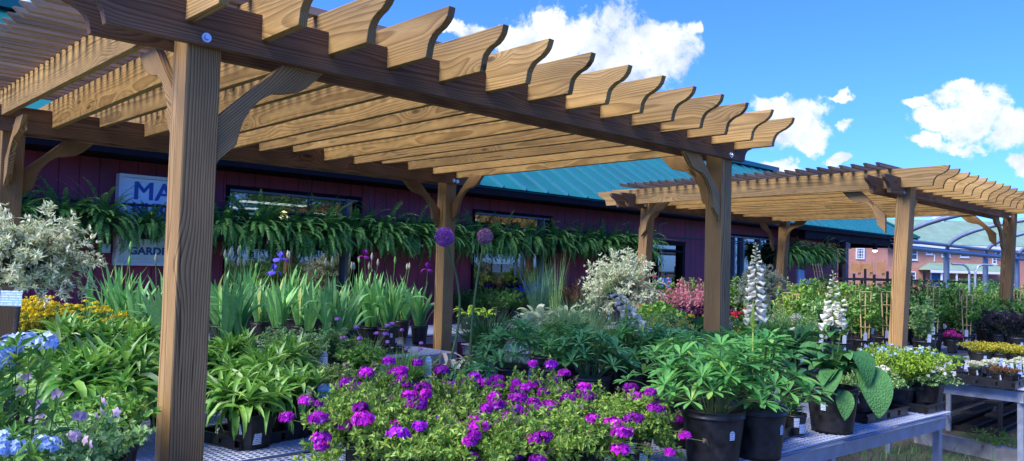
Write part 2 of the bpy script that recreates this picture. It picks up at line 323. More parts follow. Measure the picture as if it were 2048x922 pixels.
# ---------------------------------------------------------------- foliage generators
def blades(mb, base, az, el, Ln, W, droop, seg=6, fold=.25, prof='lance', pw=1.5, thin=False):
    base = np.asarray(base, float); n = len(base)
    az, el, Ln, W, droop = [np.broadcast_to(np.asarray(x, float), (n,)) for x in (az, el, Ln, W, droop)]
    t = np.linspace(0, 1, seg+1)
    ang = el[:, None] - droop[:, None]*t**pw
    am = (ang[:, 1:]+ang[:, :-1])/2; st = (Ln/seg)[:, None]
    rr = np.concatenate([np.zeros((n, 1)), np.cumsum(np.cos(am)*st, 1)], 1); zz = np.concatenate([np.zeros((n, 1)), np.cumsum(np.sin(am)*st, 1)], 1)
    ca, sa = np.cos(az)[:, None], np.sin(az)[:, None]
    p = np.stack([base[:, 0:1]+rr*ca, base[:, 1:2]+rr*sa, base[:, 2:3]+zz], -1)
    tw = U(-.5, .5, n)[:, None]*t
    nn = np.stack([-np.sin(ang)*ca, -np.sin(ang)*sa, np.cos(ang)], -1); sd = np.stack([-sa+0*ang, ca+0*ang, 0*ang], -1)
    sd2 = sd*np.cos(tw)[..., None] + nn*np.sin(tw)[..., None]; nn2 = nn*np.cos(tw)[..., None] - sd*np.sin(tw)[..., None]
    if prof == 'lance': w = np.sin(PI*np.clip(t*.9+.1, 0, 1))**.9
    elif prof == 'strap': w = np.minimum(1, (1-t)*3.2)**.8*(.75+.25*np.sin(PI*t))
    elif prof == 'ovate': w = np.sin(PI*np.clip(t, 0, 1)**.75)**.75
    elif prof == 'petiole': w = np.where(t < .35, .12, np.sin(PI*np.clip((t-.3)/.7, 0, 1)**.8)**.8)
    elif prof == 'spat': w = np.sin(PI*np.clip(t, 0, 1)**1.7*.93+.05)**.9
    else: w = 1-t*.95
    w = np.maximum(w, .03)[None, :, None]*(W/2)[:, None, None]
    if thin:
        v = np.stack([p-sd2*w, p+sd2*w], 2); k = 2
    else:
        v = np.stack([p-sd2*w+nn2*w*fold*2, p, p+sd2*w+nn2*w*fold*2], 2); k = 3
    idx = np.arange(n*(seg+1)*k).reshape(n, seg+1, k)
    A = idx[:, :-1, :-1]; B = idx[:, :-1, 1:]; C = idx[:, 1:, 1:]; D = idx[:, 1:, :-1]
    mb.add(v.reshape(-1, 3), np.stack([A, B, C, D], -1).reshape(-1, 4)); return p[:, -1]
def norm(v): return v/(np.linalg.norm(v, axis=-1, keepdims=True)+1e-9)
def leaves(mb, pos, d, Ln, W, up=(0,0,1), jit=.5, fold=.35, bend=.15):
    n = len(pos)
    if n == 0: return
    d = norm(d + RS.normal(0, jit*.5, (n, 3))); u = norm(np.broadcast_to(np.asarray(up, float), (n, 3)) + RS.normal(0, jit, (n, 3)))
    s = norm(np.cross(d, u)); nn = np.cross(s, d)
    Ln = np.broadcast_to(np.asarray(Ln, float), (n,))[:, None]; W = np.broadcast_to(np.asarray(W, float), (n,))[:, None]/2
    v = np.stack([pos, pos+d*Ln*.42+s*W+nn*W*fold, pos+d*Ln-nn*Ln*bend, pos+d*Ln*.42-s*W+nn*W*fold], 1)
    i = np.arange(n)[:, None]*4
    mb.add(v.reshape(-1, 3), np.concatenate([i+[0, 1, 2], i+[0, 2, 3]]))
def stemmy(ml, ms, n, Rr, H, per, lL, lW, z0=0, r0=.03, whorl=2, start=.2, rad=.0022, dome=.35, tilt=.5, minr=.0, ctr=(0,0), lo=.7, jit=.5):
    a = U(0, 2*PI, n); rho = np.sqrt(U(minr**2, 1, n))
    b = np.stack([ctr[0]+r0*rho*np.cos(a), ctr[1]+r0*rho*np.sin(a), np.full(n, z0)], 1)
    e = np.stack([ctr[0]+Rr*rho*np.cos(a), ctr[1]+Rr*rho*np.sin(a), z0+H*(1-dome*rho**2)*U(lo, 1, n)], 1)
    c = np.stack([ctr[0]+Rr*.45*rho*np.cos(a), ctr[1]+Rr*.45*rho*np.sin(a), z0+(e[:, 2]-z0)*.7], 1)
    e[:, :2] += RS.normal(0, Rr*.06, (n, 2)); c[:, :2] += RS.normal(0, Rr*.08, (n, 2))
    t = np.linspace(0, 1, 6)[None, :, None]
    pts = (1-t)**2*b[:, None]+2*t*(1-t)*c[:, None]+t*t*e[:, None]
    if ms is not None: ms.tubes(pts, rad*np.linspace(1.2, .6, 6)[None], 3)
    tt = U(start, 1, (n, per)); tt[:, -1] = 1; T = tt[..., None]
    lp = (1-T)**2*b[:, None]+2*T*(1-T)*c[:, None]+T*T*e[:, None]; tg = norm(2*(1-T)*(c-b)[:, None]+2*T*(e-c)[:, None])
    lp = np.repeat(lp.reshape(-1, 3), whorl, 0); tg = np.repeat(tg.reshape(-1, 3), whorl, 0)
    rv = norm(np.cross(tg, norm(RS.normal(0, 1, lp.shape)))); d = norm(rv + tg*tilt + [0, 0, .15])
    leaves(ml, lp, d, lL*U(.6, 1.15, len(lp)), lW*U(.7, 1.15, len(lp)), jit=jit)
    return e, norm(e-c)
def heads(mb, ctr, r, n, size, flat=.6):     # domed clusters of small florets
    for c, rr in zip(ctr, np.broadcast_to(r, (len(ctr),))):
        c = c + 0; d = norm(RS.normal(0, 1, (n, 3))); d[:, 2] = np.abs(d[:, 2])*1.0-.25; d = norm(d)
        lob = 1+.28*np.sin(d[:, :1]*5+c[0]*90)*np.sin(d[:, 1:2]*5+c[1]*70); p = c + d*[rr, rr, rr*flat]*lob*U(.8, 1.12, (n, 1)); a = norm(np.cross(d, norm(RS.normal(0, 1, d.shape)))); b = np.cross(d, a)
        for k in range(4):
            an = k*PI/2; q = a*math.cos(an)+b*math.sin(an); q2 = a*math.cos(an+.9)+b*math.sin(an+.9); q3 = a*math.cos(an-.9)+b*math.sin(an-.9)
            v = np.stack([p, p+q3*size*.55+d*size*.1, p+q*size+d*size*.15, p+q2*size*.55+d*size*.1], 1)
            i = np.arange(n)[:, None]*4; mb.add(v.reshape(-1, 3), i+[0, 1, 2, 3])
def head_parts(par, name, mat, ctr, r, n, size, flat=.6):
    ctr = np.asarray(ctr)
    for c_, r_ in zip(ctr, np.broadcast_to(r, (len(ctr),))):
        q_ = MB(); heads(q_, [c_], r_, n, size, flat); q_.build(name, mat, par)
def petals(mb, c, nrm, L_, W_, n=5, cup=.3, droop=.2, a0=None, seg=3):
    """one open flower at c facing nrm"""
    nrm = norm(np.array(nrm, float)); a = norm(np.cross(nrm, [.3, .2, 1])); b = np.cross(nrm, a); a0 = U(0, 6) if a0 is None else a0
    for k in range(n):
        an = a0+2*PI*k/n; q = a*math.cos(an)+b*math.sin(an); s = np.cross(nrm, q); rows = []
        for i in range(seg+1):
            t = i/seg; w = W_/2*math.sin(PI*min(1, t*.8+.12))**.7*(1 if i < seg else .45)
            p = c+q*L_*t+nrm*L_*(cup*t-droop*t*t); rows += [p-s*w, p+nrm*w*-.25, p+s*w]
        f = [(3*i+j, 3*i+j+1, 3*i+j+4, 3*i+j+3) for i in range(seg) for j in (0, 1)]; mb.add(rows, f)
def bells(mb, pos, d, L_, r, seg=8):
    for p, q in zip(pos, d):
        q = norm(q); a = norm(np.cross(q, [.1, .2, 1])); b = np.cross(q, a); v = []
        for t, k in ((0, .25), (.25, .6), (.75, .72), (1, 1.15), (1.02, 1.0)):
            v += [p+q*L_*t*1.0+(a*math.cos(x)+b*math.sin(x))*r*k*(1+(.1*math.cos(5*x) if k > 1 else 0)) for x in np.linspace(0, 2*PI, seg, endpoint=False)]
        mb.add(v, [(i*seg+j, i*seg+(j+1)%seg, (i+1)*seg+(j+1)%seg, (i+1)*seg+j) for i in range(4) for j in range(seg)])
def pot(par, r, h, tagn=0, tagang=-2.2, square=False, tagmat='tag', rtop=None):
    rb = r*.78; m = MB()
    if square:
        prof = [(rb, 0), (r*.97, h*.85), (r*1.05, h*.86), (r*1.05, h), (r*.94, h), (r*.92, h*.85)]
        v = []
        for q, z in prof:
            for a in range(4):
                for da in (-.62, .62):
                    an = a*PI/2+da; k = q/math.cos(.62)*1.0; v.append((k*math.cos(an)*.9, k*math.sin(an)*.9, z))
        S = 8; m.add(v, [(i*S+j, i*S+(j+1)%S, (i+1)*S+(j+1)%S, (i+1)*S+j) for i in range(5) for j in range(S)])
    else:
        m.lathe([(rb*.9, .006), (rb, 0), (rb*1.02, h*.08), (r*.955, h*.84), (r*.955, h*.86), (r*1.0, h*.865), (r*1.0, h*.9), (r*.985, h*.905), (r*1.0, h*.985), (r*1.02, h), (r*.96, h), (r*.93, h*.9)], 28)
    o = m.build('pot', M['pot'], par, smooth=not square)
    s = MB(); a = np.linspace(0, 2*PI, 16, endpoint=False); s.add([(0, 0, h*.93)]+[(r*.94*math.cos(t), r*.94*math.sin(t), h*.9+U(-.006, .006)) for t in a], [(0, i+1, (i+1) % 16+1) for i in range(16)])
    s.build('soil', M['soil'], par)
    for k in range(tagn):
        an = tagang+k*.75; w = .028+.02*(k % 2); hh = .05; zc = h*(.62-.3*(k % 2)); rad = rb+(r*.955-rb)*zc/h+.0025
        t = MB(); v = []
        for i in range(4):
            x = an+(i/3-.5)*w/rad
            v += [(rad*math.cos(x), rad*math.sin(x), zc-hh/2), ((rad+.002)*math.cos(x), (rad+.002)*math.sin(x), zc+hh/2)]
        t.add(v, [(2*i, 2*i+2, 2*i+3, 2*i+1) for i in range(3)]); t.build('price_label', M[tagmat], o, smooth=True)
    return o
def stake(par, x, y, z, w=.03, h=.09, mat='tagw', rz=-.8, lean=.1, rnd=False):
    m = MB(); n = 8; pts = [(-w/2, 0), (w/2, 0), (w/2, h*.75)]+[(w/2*math.cos(a), h*.75+h*.25*math.sin(a)) for a in np.linspace(.3, PI-.3, n)]+[(-w/2, h*.75)]
    m.prism([(a, b) for a, b in pts], -.0008, .0008); o = m.build('plant_tag', M[mat], par); o.location = (x, y, z); o.rotation_euler = (lean, 0, rz); return o
FACE = -2.35   # azimuth that faces the camera side

# ================================================================ SETTING
m = MB(); s_ = 600; m.add([(-s_, -s_, 0), (s_, -s_, 0), (s_, s_, 0), (-s_, s_, 0)], [(0, 1, 2, 3)])
gm = bpy.data.materials.new('ground'); nt, ns, ls = nodes(gm)
o_ = N(nt, 'ShaderNodeOutputMaterial'); b_ = N(nt, 'ShaderNodeBsdfPrincipled', ins={'Roughness': .95}); L(nt, b_.outputs[0], o_.inputs[0])
tc = N(nt, 'ShaderNodeTexCoord'); n1 = N(nt, 'ShaderNodeTexNoise', ins={'Scale': 1.1, 'Detail': 8}); n2 = N(nt, 'ShaderNodeTexNoise', ins={'Scale': 45, 'Detail': 8})
L(nt, tc.outputs['Object'], n1.inputs[0]); L(nt, tc.outputs['Object'], n2.inputs[0])
mx = N(nt, 'ShaderNodeMix', data_type='RGBA', blend_type='MULTIPLY'); mx.inputs[0].default_value = .8
L(nt, ramp(nt, n1.outputs[0], [(.35, (.05, .075, .03)), (.5, (.085, .07, .055)), (.7, (.13, .12, .10))]), mx.inputs[6]); L(nt, ramp(nt, n2.outputs[0], [(.3, (.45, .45, .45)), (.7, (1.3, 1.3, 1.3))]), mx.inputs[7]); L(nt, mx.outputs[2], b_.inputs['Base Color'])
bp = N(nt, 'ShaderNodeBump', ins={'Strength': .8, 'Distance': .02}); L(nt, n2.outputs[0], bp.inputs['Height']); L(nt, bp.outputs[0], b_.inputs['Normal'])
struct(m.build('ground', gm, loc=(0, 0, GZ)))
m = MB(); m.add([(-6, 5.9, 0), (30, 5.9, 0), (30, 6.46, 0), (-6, 6.46, 0)], [(0, 1, 2, 3)])
struct(m.build('pavement', plain('concrete', (.3, .29, .27), .9, noise=.2, nscale=3), loc=(0, 0, GZ+.004)))
# rough grass round the bench legs
g = MB(); n = 5200; gx = U(3.6, 7.4, n); gy = U(-2.3, 1.5, n); k = (np.sin(gx*3.1)+np.cos(gy*4.3+gx) + U(-1, 1, n)) > -.7
blades(g, np.stack([gx, gy, np.full(n, GZ)], 1)[k], U(0, 6.3, k.sum()), U(.7, 1.5, k.sum()), U(.07, .22, k.sum()), .006, U(.3, 1.5, k.sum()), seg=3, thin=True, prof='taper')
go = g.build('grass', G['grass']); go['kind'] = 'stuff'; go['label'] = 'rough grass growing under the benches'

# ================================================================ PERGOLAS
H = 2.3186
SC = [(0,1),(.004,.9),(.012,.8),(.03,.7),(.058,.61),(.09,.55),(.116,.48),(.134,.39),(.146,.27),(.152,.13),(.157,0)]
def board_mesh(Ln, h, th, ends='cc'):
    rt = [(Ln-a, b*h) for a, b in SC] if ends[1] == 'c' else [(Ln, h), (Ln, 0)]
    lf = [(a, b*h) for a, b in reversed(SC)] if ends[0] == 'c' else [(0, 0), (0, h)]
    if ends == 'mm': rt = [(Ln, h), (Ln-.045, 0)]; lf = [(.045, 0), (0, h)]
    return list(lf + rt)[::-1], th
def pergola(org, ex, ey, Wd, Dp, nr, pitch, x0, label, group, npur=28):
    ex = Vector(ex).normalized(); ey = Vector(ey).normalized(); ez = Vector((0, 0, 1)); O = Vector((org[0], org[1], 0))
    root = thing('pergola', label, 'pergola', (org[0], org[1], GZ), 0, group)
    def W(x, y, z): return O + ex*x + ey*y + ez*z
    def place(o, p, X, Y, Z, bev=.003):
        mt = Matrix((X, Y, Z)).transposed().to_4x4(); mt.translation = p
        o.matrix_basis = Matrix.Translation(-Vector((org[0], org[1], GZ))) @ mt
        if bev:
            b = o.modifiers.new('worn_edge', 'BEVEL'); b.width = bev; b.segments = 2; b.limit_method = 'ANGLE'
    def board(name, Ln, h, th, mat, ends, p, X, par=root):
        Y = ez.cross(X).normalized(); prof, _ = board_mesh(Ln, h, th, ends); mb = MB(); mb.prism([(a, b-h/2) for a, b in prof], -th/2, th/2)
        o = mb.build(name, M[mat], par); place(o, p+ez*h/2, X, Y, ez); return o
    for px_ in (0, Wd):
        for py_ in (0.038, Dp+.038):
            Lp = H+.16-GZ; mb = MB(); mb.box(0, Lp, -.07, .07, -.07, .07); o = mb.build('post', M['post'], root)
            place(o, W(px_+.07, py_+.07, GZ), ez, ex, ey, .005)
            # knee braces, one along the beam and one along the rafters
            sx = 1 if px_ == 0 else -1; sy = 1 if py_ < 1 else -1
            bp_ = [(0,-.265),(0,-.46),(.022,-.43),(.06,-.395),(.085,-.37),(.095,-.32),(.11,-.27),(.14,-.215),(.18,-.17),(.22,-.143),(.245,-.13),(.30,-.122),(.36,-.105),(.40,-.08),(.48,-.002),(.277,-.002)]
            for kind in (0, 1):
                mb = MB(); mb.prism([((a*.98+c)*.70711, (c-a*.98)*.70711) for a, c in bp_][::-1], -.019, .019); o = mb.build('brace', M['post'], root)
                if kind == 0: X = ex*sx; p = W(px_+.07+sx*.072, py_+.03 if sy > 0 else py_+.11, H)
                else: X = ey*sy; p = W(px_+.07-sx*.03, py_+.07+sy*.072, H-.002+.07)
                place(o, p, (X+ez).normalized(), ez.cross(X), (ez-X).normalized())   # grain runs along the brace
    for yb in (0, .178, Dp, Dp+.178):
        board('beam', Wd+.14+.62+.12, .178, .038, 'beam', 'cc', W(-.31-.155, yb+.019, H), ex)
        for px_ in (0, Wd):
            if yb in (.178, Dp+.178): continue
            for bx, bz in (((.05, .03),) if yb == 0 else ((.06, .035), (.11, .03))):
                mb = MB(); mb.lathe([(.001, .004), (.019, .004), (.0205, .0), ], 16); mb.lathe([(.0001, .014), (.0105, .014), (.0115, .011), (.0115, .003)], 6)
                o = mb.build('bolt', M['bolt'], root, smooth=False); place(o, W(px_+.0+bx+.01, yb-.0005, H+bz), ex, ez, -ey, 0)
    rafts = []
    for q_ in range(5):
        rp, _ = board_mesh(Dp+.216+.914+random.uniform(-.02, .02), .195+random.uniform(-.004, .003), .038); mb = MB(); mb.prism([(a+random.uniform(-.002, .002), b-.0975+random.uniform(-.0015, .0015)) for a, b in rp], -.019, .019); rafts.append(mb)
    for k in range(nr):
        o = rafts[random.randrange(5)].build('rafter', M['wood'], root)
        jz = random.uniform(-.003, .003)
        place(o, W(x0+k*pitch+.019, -.457+random.uniform(-.008, .008), H+.0755+.0975+jz), (ey+ex*random.uniform(-.002, .002)).normalized(), -(ex+ez*random.uniform(-.02, .02)).normalized(), ez)
    pp, _ = board_mesh(x0+(nr-1)*pitch+.76, .038, .038, 'mm'); mb = MB(); mb.prism([(a, b-.019) for a, b in pp], -.019, .019); first = None
    for k in range(npur):
        if first is None: o = mb.build('purlin', M['lath'], root); first = o
        else: o = first.copy(); col.objects.link(o); o.modifiers.clear()
        place(o, W(-.37+random.uniform(-.015, .015), .12+k*(Dp-.02)/(npur-1)+random.uniform(-.004, .004), H+.0755+.195+.021), ex, ey, ez, .002)
    return root
pergola((.656, 0), (1, 0, 0), (0, 1, 0), 3.955, 3.248, 14, .3138, -.024, 'nearer timber pergola over the front benches, its corner post closest to the camera', 'timber pergolas over the plant benches')
pergola((7.946, -.053), (1, .004, 0), (.0645, 1, 0), 4.0, 3.47, 14, .317, -.024, 'farther timber pergola on the right over the trellis vines', 'timber pergolas over the plant benches')

# ================================================================ GARDEN CENTRE BUILDING
WY = 6.5
bl = thing('garden_center', 'maroon board-sided garden center building with standing seam teal metal roof', 'building', (-6, WY, GZ))
def bpart(mb, name, mat, par=None, smooth=False):
    o = mb.build(name, M[mat], par or bl, smooth)
    if par is None: o.location = (6, -WY, -GZ)
    return o
opens = [(3.67, 5.66, .95, 2.40), (7.78, 9.66, .95, 2.38), (11.86, 13.86, GZ, 2.09), (15.0, 17.75, .4, 2.36)]
w = MB(); xs = -6.0; 
bx = sorted(set([-6, 18.1]+[a for o in opens for a in o[:2]]+[round(-6+.205*i, 4) for i in range(118)]))
for a, b in zip(bx[:-1], bx[1:]):
    if b-a < .012: continue
    op = [o for o in opens if o[0] <= (a+b)/2 <= o[1]]
    for z0, z1 in ([(GZ, 2.66)] if not op else [(GZ, op[0][2]), (op[0][3], 2.66)]):
        if z1-z0 > .01: w.box(a+.004, b-.004, WY, WY+.03, z0, z1)
w.box(-6, 18.1, WY+.012, WY+.1, 2.42, 2.66); 
for a, b in [(-6, 3.67), (5.66, 7.78), (9.66, 11.86), (13.86, 15.0), (17.75, 18.1)]: w.box(a, b, WY+.012, WY+.1, GZ, 2.42)
for o in opens: 
    if o[2] > 0: w.box(o[0], o[1], WY+.012, WY+.1, GZ, o[2])
bpart(w, 'wall', 'siding')
w = MB(); w.box(18.0, 18.1, WY+.11, 8.2, GZ, 2.6); w.box(18.1, 25.2, 8.1, 8.2, GZ, 2.6); 
for i in range(34): w.box(18.12+i*.208, 18.12+i*.208+.2, 8.075, 8.1, GZ, 2.6)
bpart(w, 'porch_wall', 'siding')
# roof: front slope, hip end, back slope
ZE, ZR, YE, YR = 2.69, 4.7, 5.8, 9.0; XL_, XRt = -7.0, 25.9; XH = 22.6
r_ = MB()
def slab(pts, th=.03):
    n = len(pts); r_.add(pts+[(x, y, z-th) for x, y, z in pts], np.array([[0, 1, 2, 3], [7, 6, 5, 4]])) if n == 4 else r_.add(pts+[(x, y, z-th) for x, y, z in pts], np.array([[0, 1, 2], [5, 4, 3]]))
slab([(XL_, YE, ZE), (XRt, YE, ZE), (XH, YR, ZR), (XL_, YR, ZR)]); slab([(XRt, YE, ZE), (XRt, 2*YR-YE, ZE), (XH, YR, ZR)]); slab([(XRt, 2*YR-YE, ZE), (XL_, 2*YR-YE, ZE), (XL_, YR, ZR), (XH, YR, ZR)])
rf = bpart(r_, 'roof', 'teal')
sm = MB(); dy, dz = YR-YE, ZR-ZE; sl = math.hypot(dy, dz); ay = np.array([0, dy/sl, dz/sl]); an = np.array([0, -dz/sl, dy/sl])
x = XL_+.23
while x < XRt-.1:
    f = 1 if x < XH else (XRt-x)/(XRt-XH)
    c = np.array([x, YE, ZE]) + ay*sl*f/2 + an*.018; sm.obox(c, [(1, 0, 0), ay, an], (.011, sl*f/2, .02)); x += .502
y = YE+.4
while y < 2*YR-YE-.2:
    f = 1-abs(y-YR)/(YR-YE); e = Vector((XH-XRt, 0, dz)); ln = e.length; ax = np.array(e/ln); anx = np.cross((0,1,0), ax)*-1
    c = np.array([XRt, y, ZE]) + ax*ln*f/2 + anx*.018; sm.obox(c, [ax, (0, 1, 0), anx], (ln*f/2, .011, .02)); y += .5
bpart(sm, 'seams', 'tealdk', rf)
k = MB(); k.box(XL_, XH, YR-.16, YR+.16, ZR-.02, ZR+.11); a = Vector((XRt, YE, ZE)); b = Vector((XH, YR, ZR)); d = (b-a); ln = d.length; d /= ln; sd = d.cross(Vector((0, 0, 1))).normalized(); up = sd.cross(d)
k.obox((a+b)/2+up*.02, [d, sd, up], (ln/2, .07, .03)); bpart(k, 'ridge_cap', 'teal', rf)
k = MB(); k.box(XL_, XRt-.02, YE+.02, YE+.05, ZE-.13, ZE-.035); k.box(XRt-.06, XRt-.03, YE+.06, 12, ZE-.13, ZE-.035); bpart(k, 'fascia', 'dark')
k = MB(); k.box(XL_, XRt-.1, YE+.06, 12.1, ZE-.12, ZE-.09); bpart(k, 'soffit', 'dark')
k = MB(); k.box(18.3, 25.5, 5.92, 6.08, 2.36, 2.56); k.box(25.3, 25.45, 6.1, 12, 2.36, 2.56); bpart(k, 'porch_beam', 'dark')
for xx in (20.75, 25.35):
    k = MB(); k.box(xx-.1, xx+.1, 5.9, 6.1, GZ, 2.355); k.box(xx-.14, xx+.14, 5.87, 6.13, 2.2, 2.34); bpart(k, 'porch_post', 'maroon')
for xx in (19.4, 20.1, 22.6):
    k = MB(); k.lathe([(.03, 0), (.03, -.06), (.055, -.1), (.07, -.2)], 12, (xx, 5.88, 2.4)); lo = bpart(k, 'flood_lamp', 'dark')
    if xx > 22: k = MB(); k.lathe([(.001, -.17), (.05, -.16), (.062, -.2), (.05, -.235), (.001, -.25)], 12, (xx, 5.88, 2.4)); k.build('bulb', M['bulb'], lo)
# room behind the glass
k = MB(); k.box(-5.9, 17.95, 12.0, 12.05, GZ, 2.5); k.box(-5.9, -5.85, 6.7, 12, GZ, 2.5); k.box(17.9, 17.95, 6.7, 12, GZ, 2.5); k.box(-5.9, 17.95, 6.65, 12, GZ+.01, GZ+.03); bpart(k, 'room', 'interior')
k = MB(); k.box(-5.9, 17.95, 6.62, 12, 2.44, 2.5); bpart(k, 'ceiling', 'ceil')
for xx in np.arange(.5, 17, 2.35):
    for yy in (7.4, 9.3, 11.0):
        k = MB(); k.box(xx, xx+1.15, yy, yy+.16, 2.415, 2.436); bpart(k, 'ceiling_lamp', 'lamp')
for xx, yy in ((5.35, 8.2), (9.75, 8.4), (17.3, 8.0)):
    k = MB(); k.lathe([(.001, .08), (.05, .06), (.075, 0), (.05, -.05), (.001, -.06)], 14, (xx, yy, 2.16)); bpart(k, 'pendant_lamp', 'bulb', smooth=True)
def window(x0, x1, z0, z1, muls=(), glass='glass', fr='dark', jut=.11):
    f = MB(); t = .045; f.box(x0, x1, WY-.02, WY+.12, z1-t, z1); f.box(x0, x1, WY-.03, WY+.12, z0, z0+t); f.box(x0, x0+t, WY-.018, WY+.12, z0+t, z1-t); f.box(x1-t, x1, WY-.018, WY+.12, z0+t, z1-t)
    o = bpart(f, 'window', fr)
    for a, b in muls: k = MB(); k.box(a, b, WY-.01, WY+.1, z0+t, z1-t); k.build('mullion', M['mull'], o)
    k = MB(); k.box(x0+t, x1-t, WY+.07, WY+.076, z0+t, z1-t); k.build('pane', M[glass], o)
    k = MB(); k.box(x0+t, x1-t, WY+.0, WY+.066, z1-t-.03, z1-t-.002); k.build('head_trim', M['mull'], o); return o
window(3.67, 5.66, .95, 2.40, [(5.42, 5.47)]); window(7.78, 9.66, .95, 2.38, [(9.43, 9.47)])
window(15.0, 17.75, .4, 2.36, [(15.9, 15.95), (16.3, 16.36), (17.1, 17.15)])
f = MB(); f.box(11.86, 11.95, WY-.02, WY+.12, GZ, 2.09); f.box(13.76, 13.86, WY-.02, WY+.12, GZ, 2.09); f.box(11.95, 13.76, WY-.02, WY+.12, 2.0, 2.09); f.box(12.83, 12.88, WY-.015, WY+.12, GZ, 1.85); f.box(11.95, 13.76, WY-.015, WY+.12, 1.85, 1.9)
do = bpart(f, 'door', 'dark')
k = MB(); k.box(11.95, 13.76, WY+.07, WY+.076, GZ+.1, 2.0); k.build('pane', M['glass'], do)
k = MB(); k.tubes([[(12.95, WY-.06, .75), (12.95, WY-.06, 1.15)]], .015, 8); k.build('handle', M['alum'], do)
for x0, zz in ((12.98, 1.16), (13.24, 1.16)):
    k = MB(); k.box(x0, x0+.24, WY+.055, WY+.058, zz-.15, zz+.15); k.build('notice', M['tagb'], do)
k = MB(); k.lathe([(.001, 0), (.065, 0), (.065, .004), (.001, .004)], 18); o = k.build('sticker', plain('yellow_sticker', (.6, .55, .1)), do); o.matrix_basis = Matrix.Translation((13.05, WY+.054, 1.5)) @ Matrix.Rotation(R(90), 4, 'X')
k = MB(); k.box(8.3, 8.48, WY+.055, WY+.058, 1.36, 1.5); k.box(8.52, 8.7, WY+.055, WY+.058, 1.37, 1.5); bpart(k, 'window_notice', 'tagw')
# display behind the first window
k = MB()
for i in range(3): k.box(3.9+i*4.1, 5.5+i*4.1, 8.2, 8.5, .6, .64); k.box(3.9+i*4.1, 5.5+i*4.1, 8.2, 8.5, 1.1, 1.14)
bpart(k, 'display_shelf', 'ply')
# thin wires that hang the fern rail
for xx in (4.6, 5.55, 8.9, 10.2, 11.3):
    k = MB(); k.tubes([[(xx, 6.1, 2.1), (xx, 6.12, 2.58)]], .006, 5); bpart(k, 'hanger_wire', 'black')
# fern rail
rail = MB(); rail.tubes([[(x, 6.1, 2.03+.009*(x-1)) for x in np.linspace(-2, 21.5, 12)]], .014, 8); o = rail.build('hanging_rail', M['black'], smooth=True)
tag(o, 'long black pipe hung along the maroon wall to carry the fern baskets', 'rail')
# sign
SX, SY = 2.372, 6.42
sg = thing('shop_sign', 'white framed lightbox sign with bold blue lettering on the maroon wall behind the front post', 'sign', (SX, SY, 1.365))
f = MB(); Ws, Hs = 1.1, 1.04; f.box(0, Ws, -.05, .07, 0, .035); f.box(0, Ws, -.05, .07, Hs-.035, Hs); f.box(0, .035, -.052, .07, .035, Hs-.035); f.box(Ws-.035, Ws, -.052, .07, .035, Hs-.035); f.build('frame', M['white'], sg)
f = MB(); f.box(.035, Ws-.035, -.01, .05, .035, Hs-.035); f.build('face', M['signface'], sg)
f = MB(); f.box(.09, Ws-.09, -.016, -.011, .36, .375); f.box(.09, Ws-.09, -.016, -.011, .075, .085); f.build('trim_line', M['white'], sg)
def text(s, size, x, z, mat, par, off=.0, sx=1.0, y=-.014, shear=0):
    c = bpy.data.curves.new('letters', 'FONT'); c.body = s; c.size = size; c.extrude = .002; c.offset = off; c.shear = shear; c.space_character = 1.05
    t = bpy.data.objects.new('tmp', c); col.objects.link(t); dg = bpy.context.evaluated_depsgraph_get(); me = bpy.data.meshes.new_from_object(t.evaluated_get(dg)); bpy.data.objects.remove(t)
    me.materials.clear(); me.materials.append(M[mat]); o = bpy.data.objects.new('lettering', me); col.objects.link(o); o.parent = par
    o.matrix_basis = Matrix.Translation((x, y, z)) @ Matrix.Rotation(R(90), 4, 'X') @ Matrix.Diagonal((sx, 1, 1, 1)); return o
text('MAS', .30, .155, .76, 'signblue', sg, 0, 1.02); text('MAS', .30, .167, .762, 'signblue', sg, 0, 1.02, y=-.0165); text('NURSERY', .17, .165, .60, 'signblue', sg, .009, .98); text('GARDEN', .115, .15, .13, 'signblue', sg, .005, 1.1)
a = np.linspace(.25, PI-.25, 14); f = MB(); v = [(.62+.3*math.cos(t), -.02, .32+.2*math.sin(t)) for t in a]+[(.62+.24*math.cos(t), -.02, .32+.14*math.sin(t)) for t in a]; f.add(v, [(i, i+1, 15+i, 14+i) for i in range(13)]); f.build('emblem', M['signbrown'], sg)
k = MB(); k.box(2.24, 2.33, 6.42, 6.49, 1.5, 1.6); o = k.build('junction_box', M['alum']); tag(o, 'small grey electrical box on the wall just left of the sign', 'electrical box')

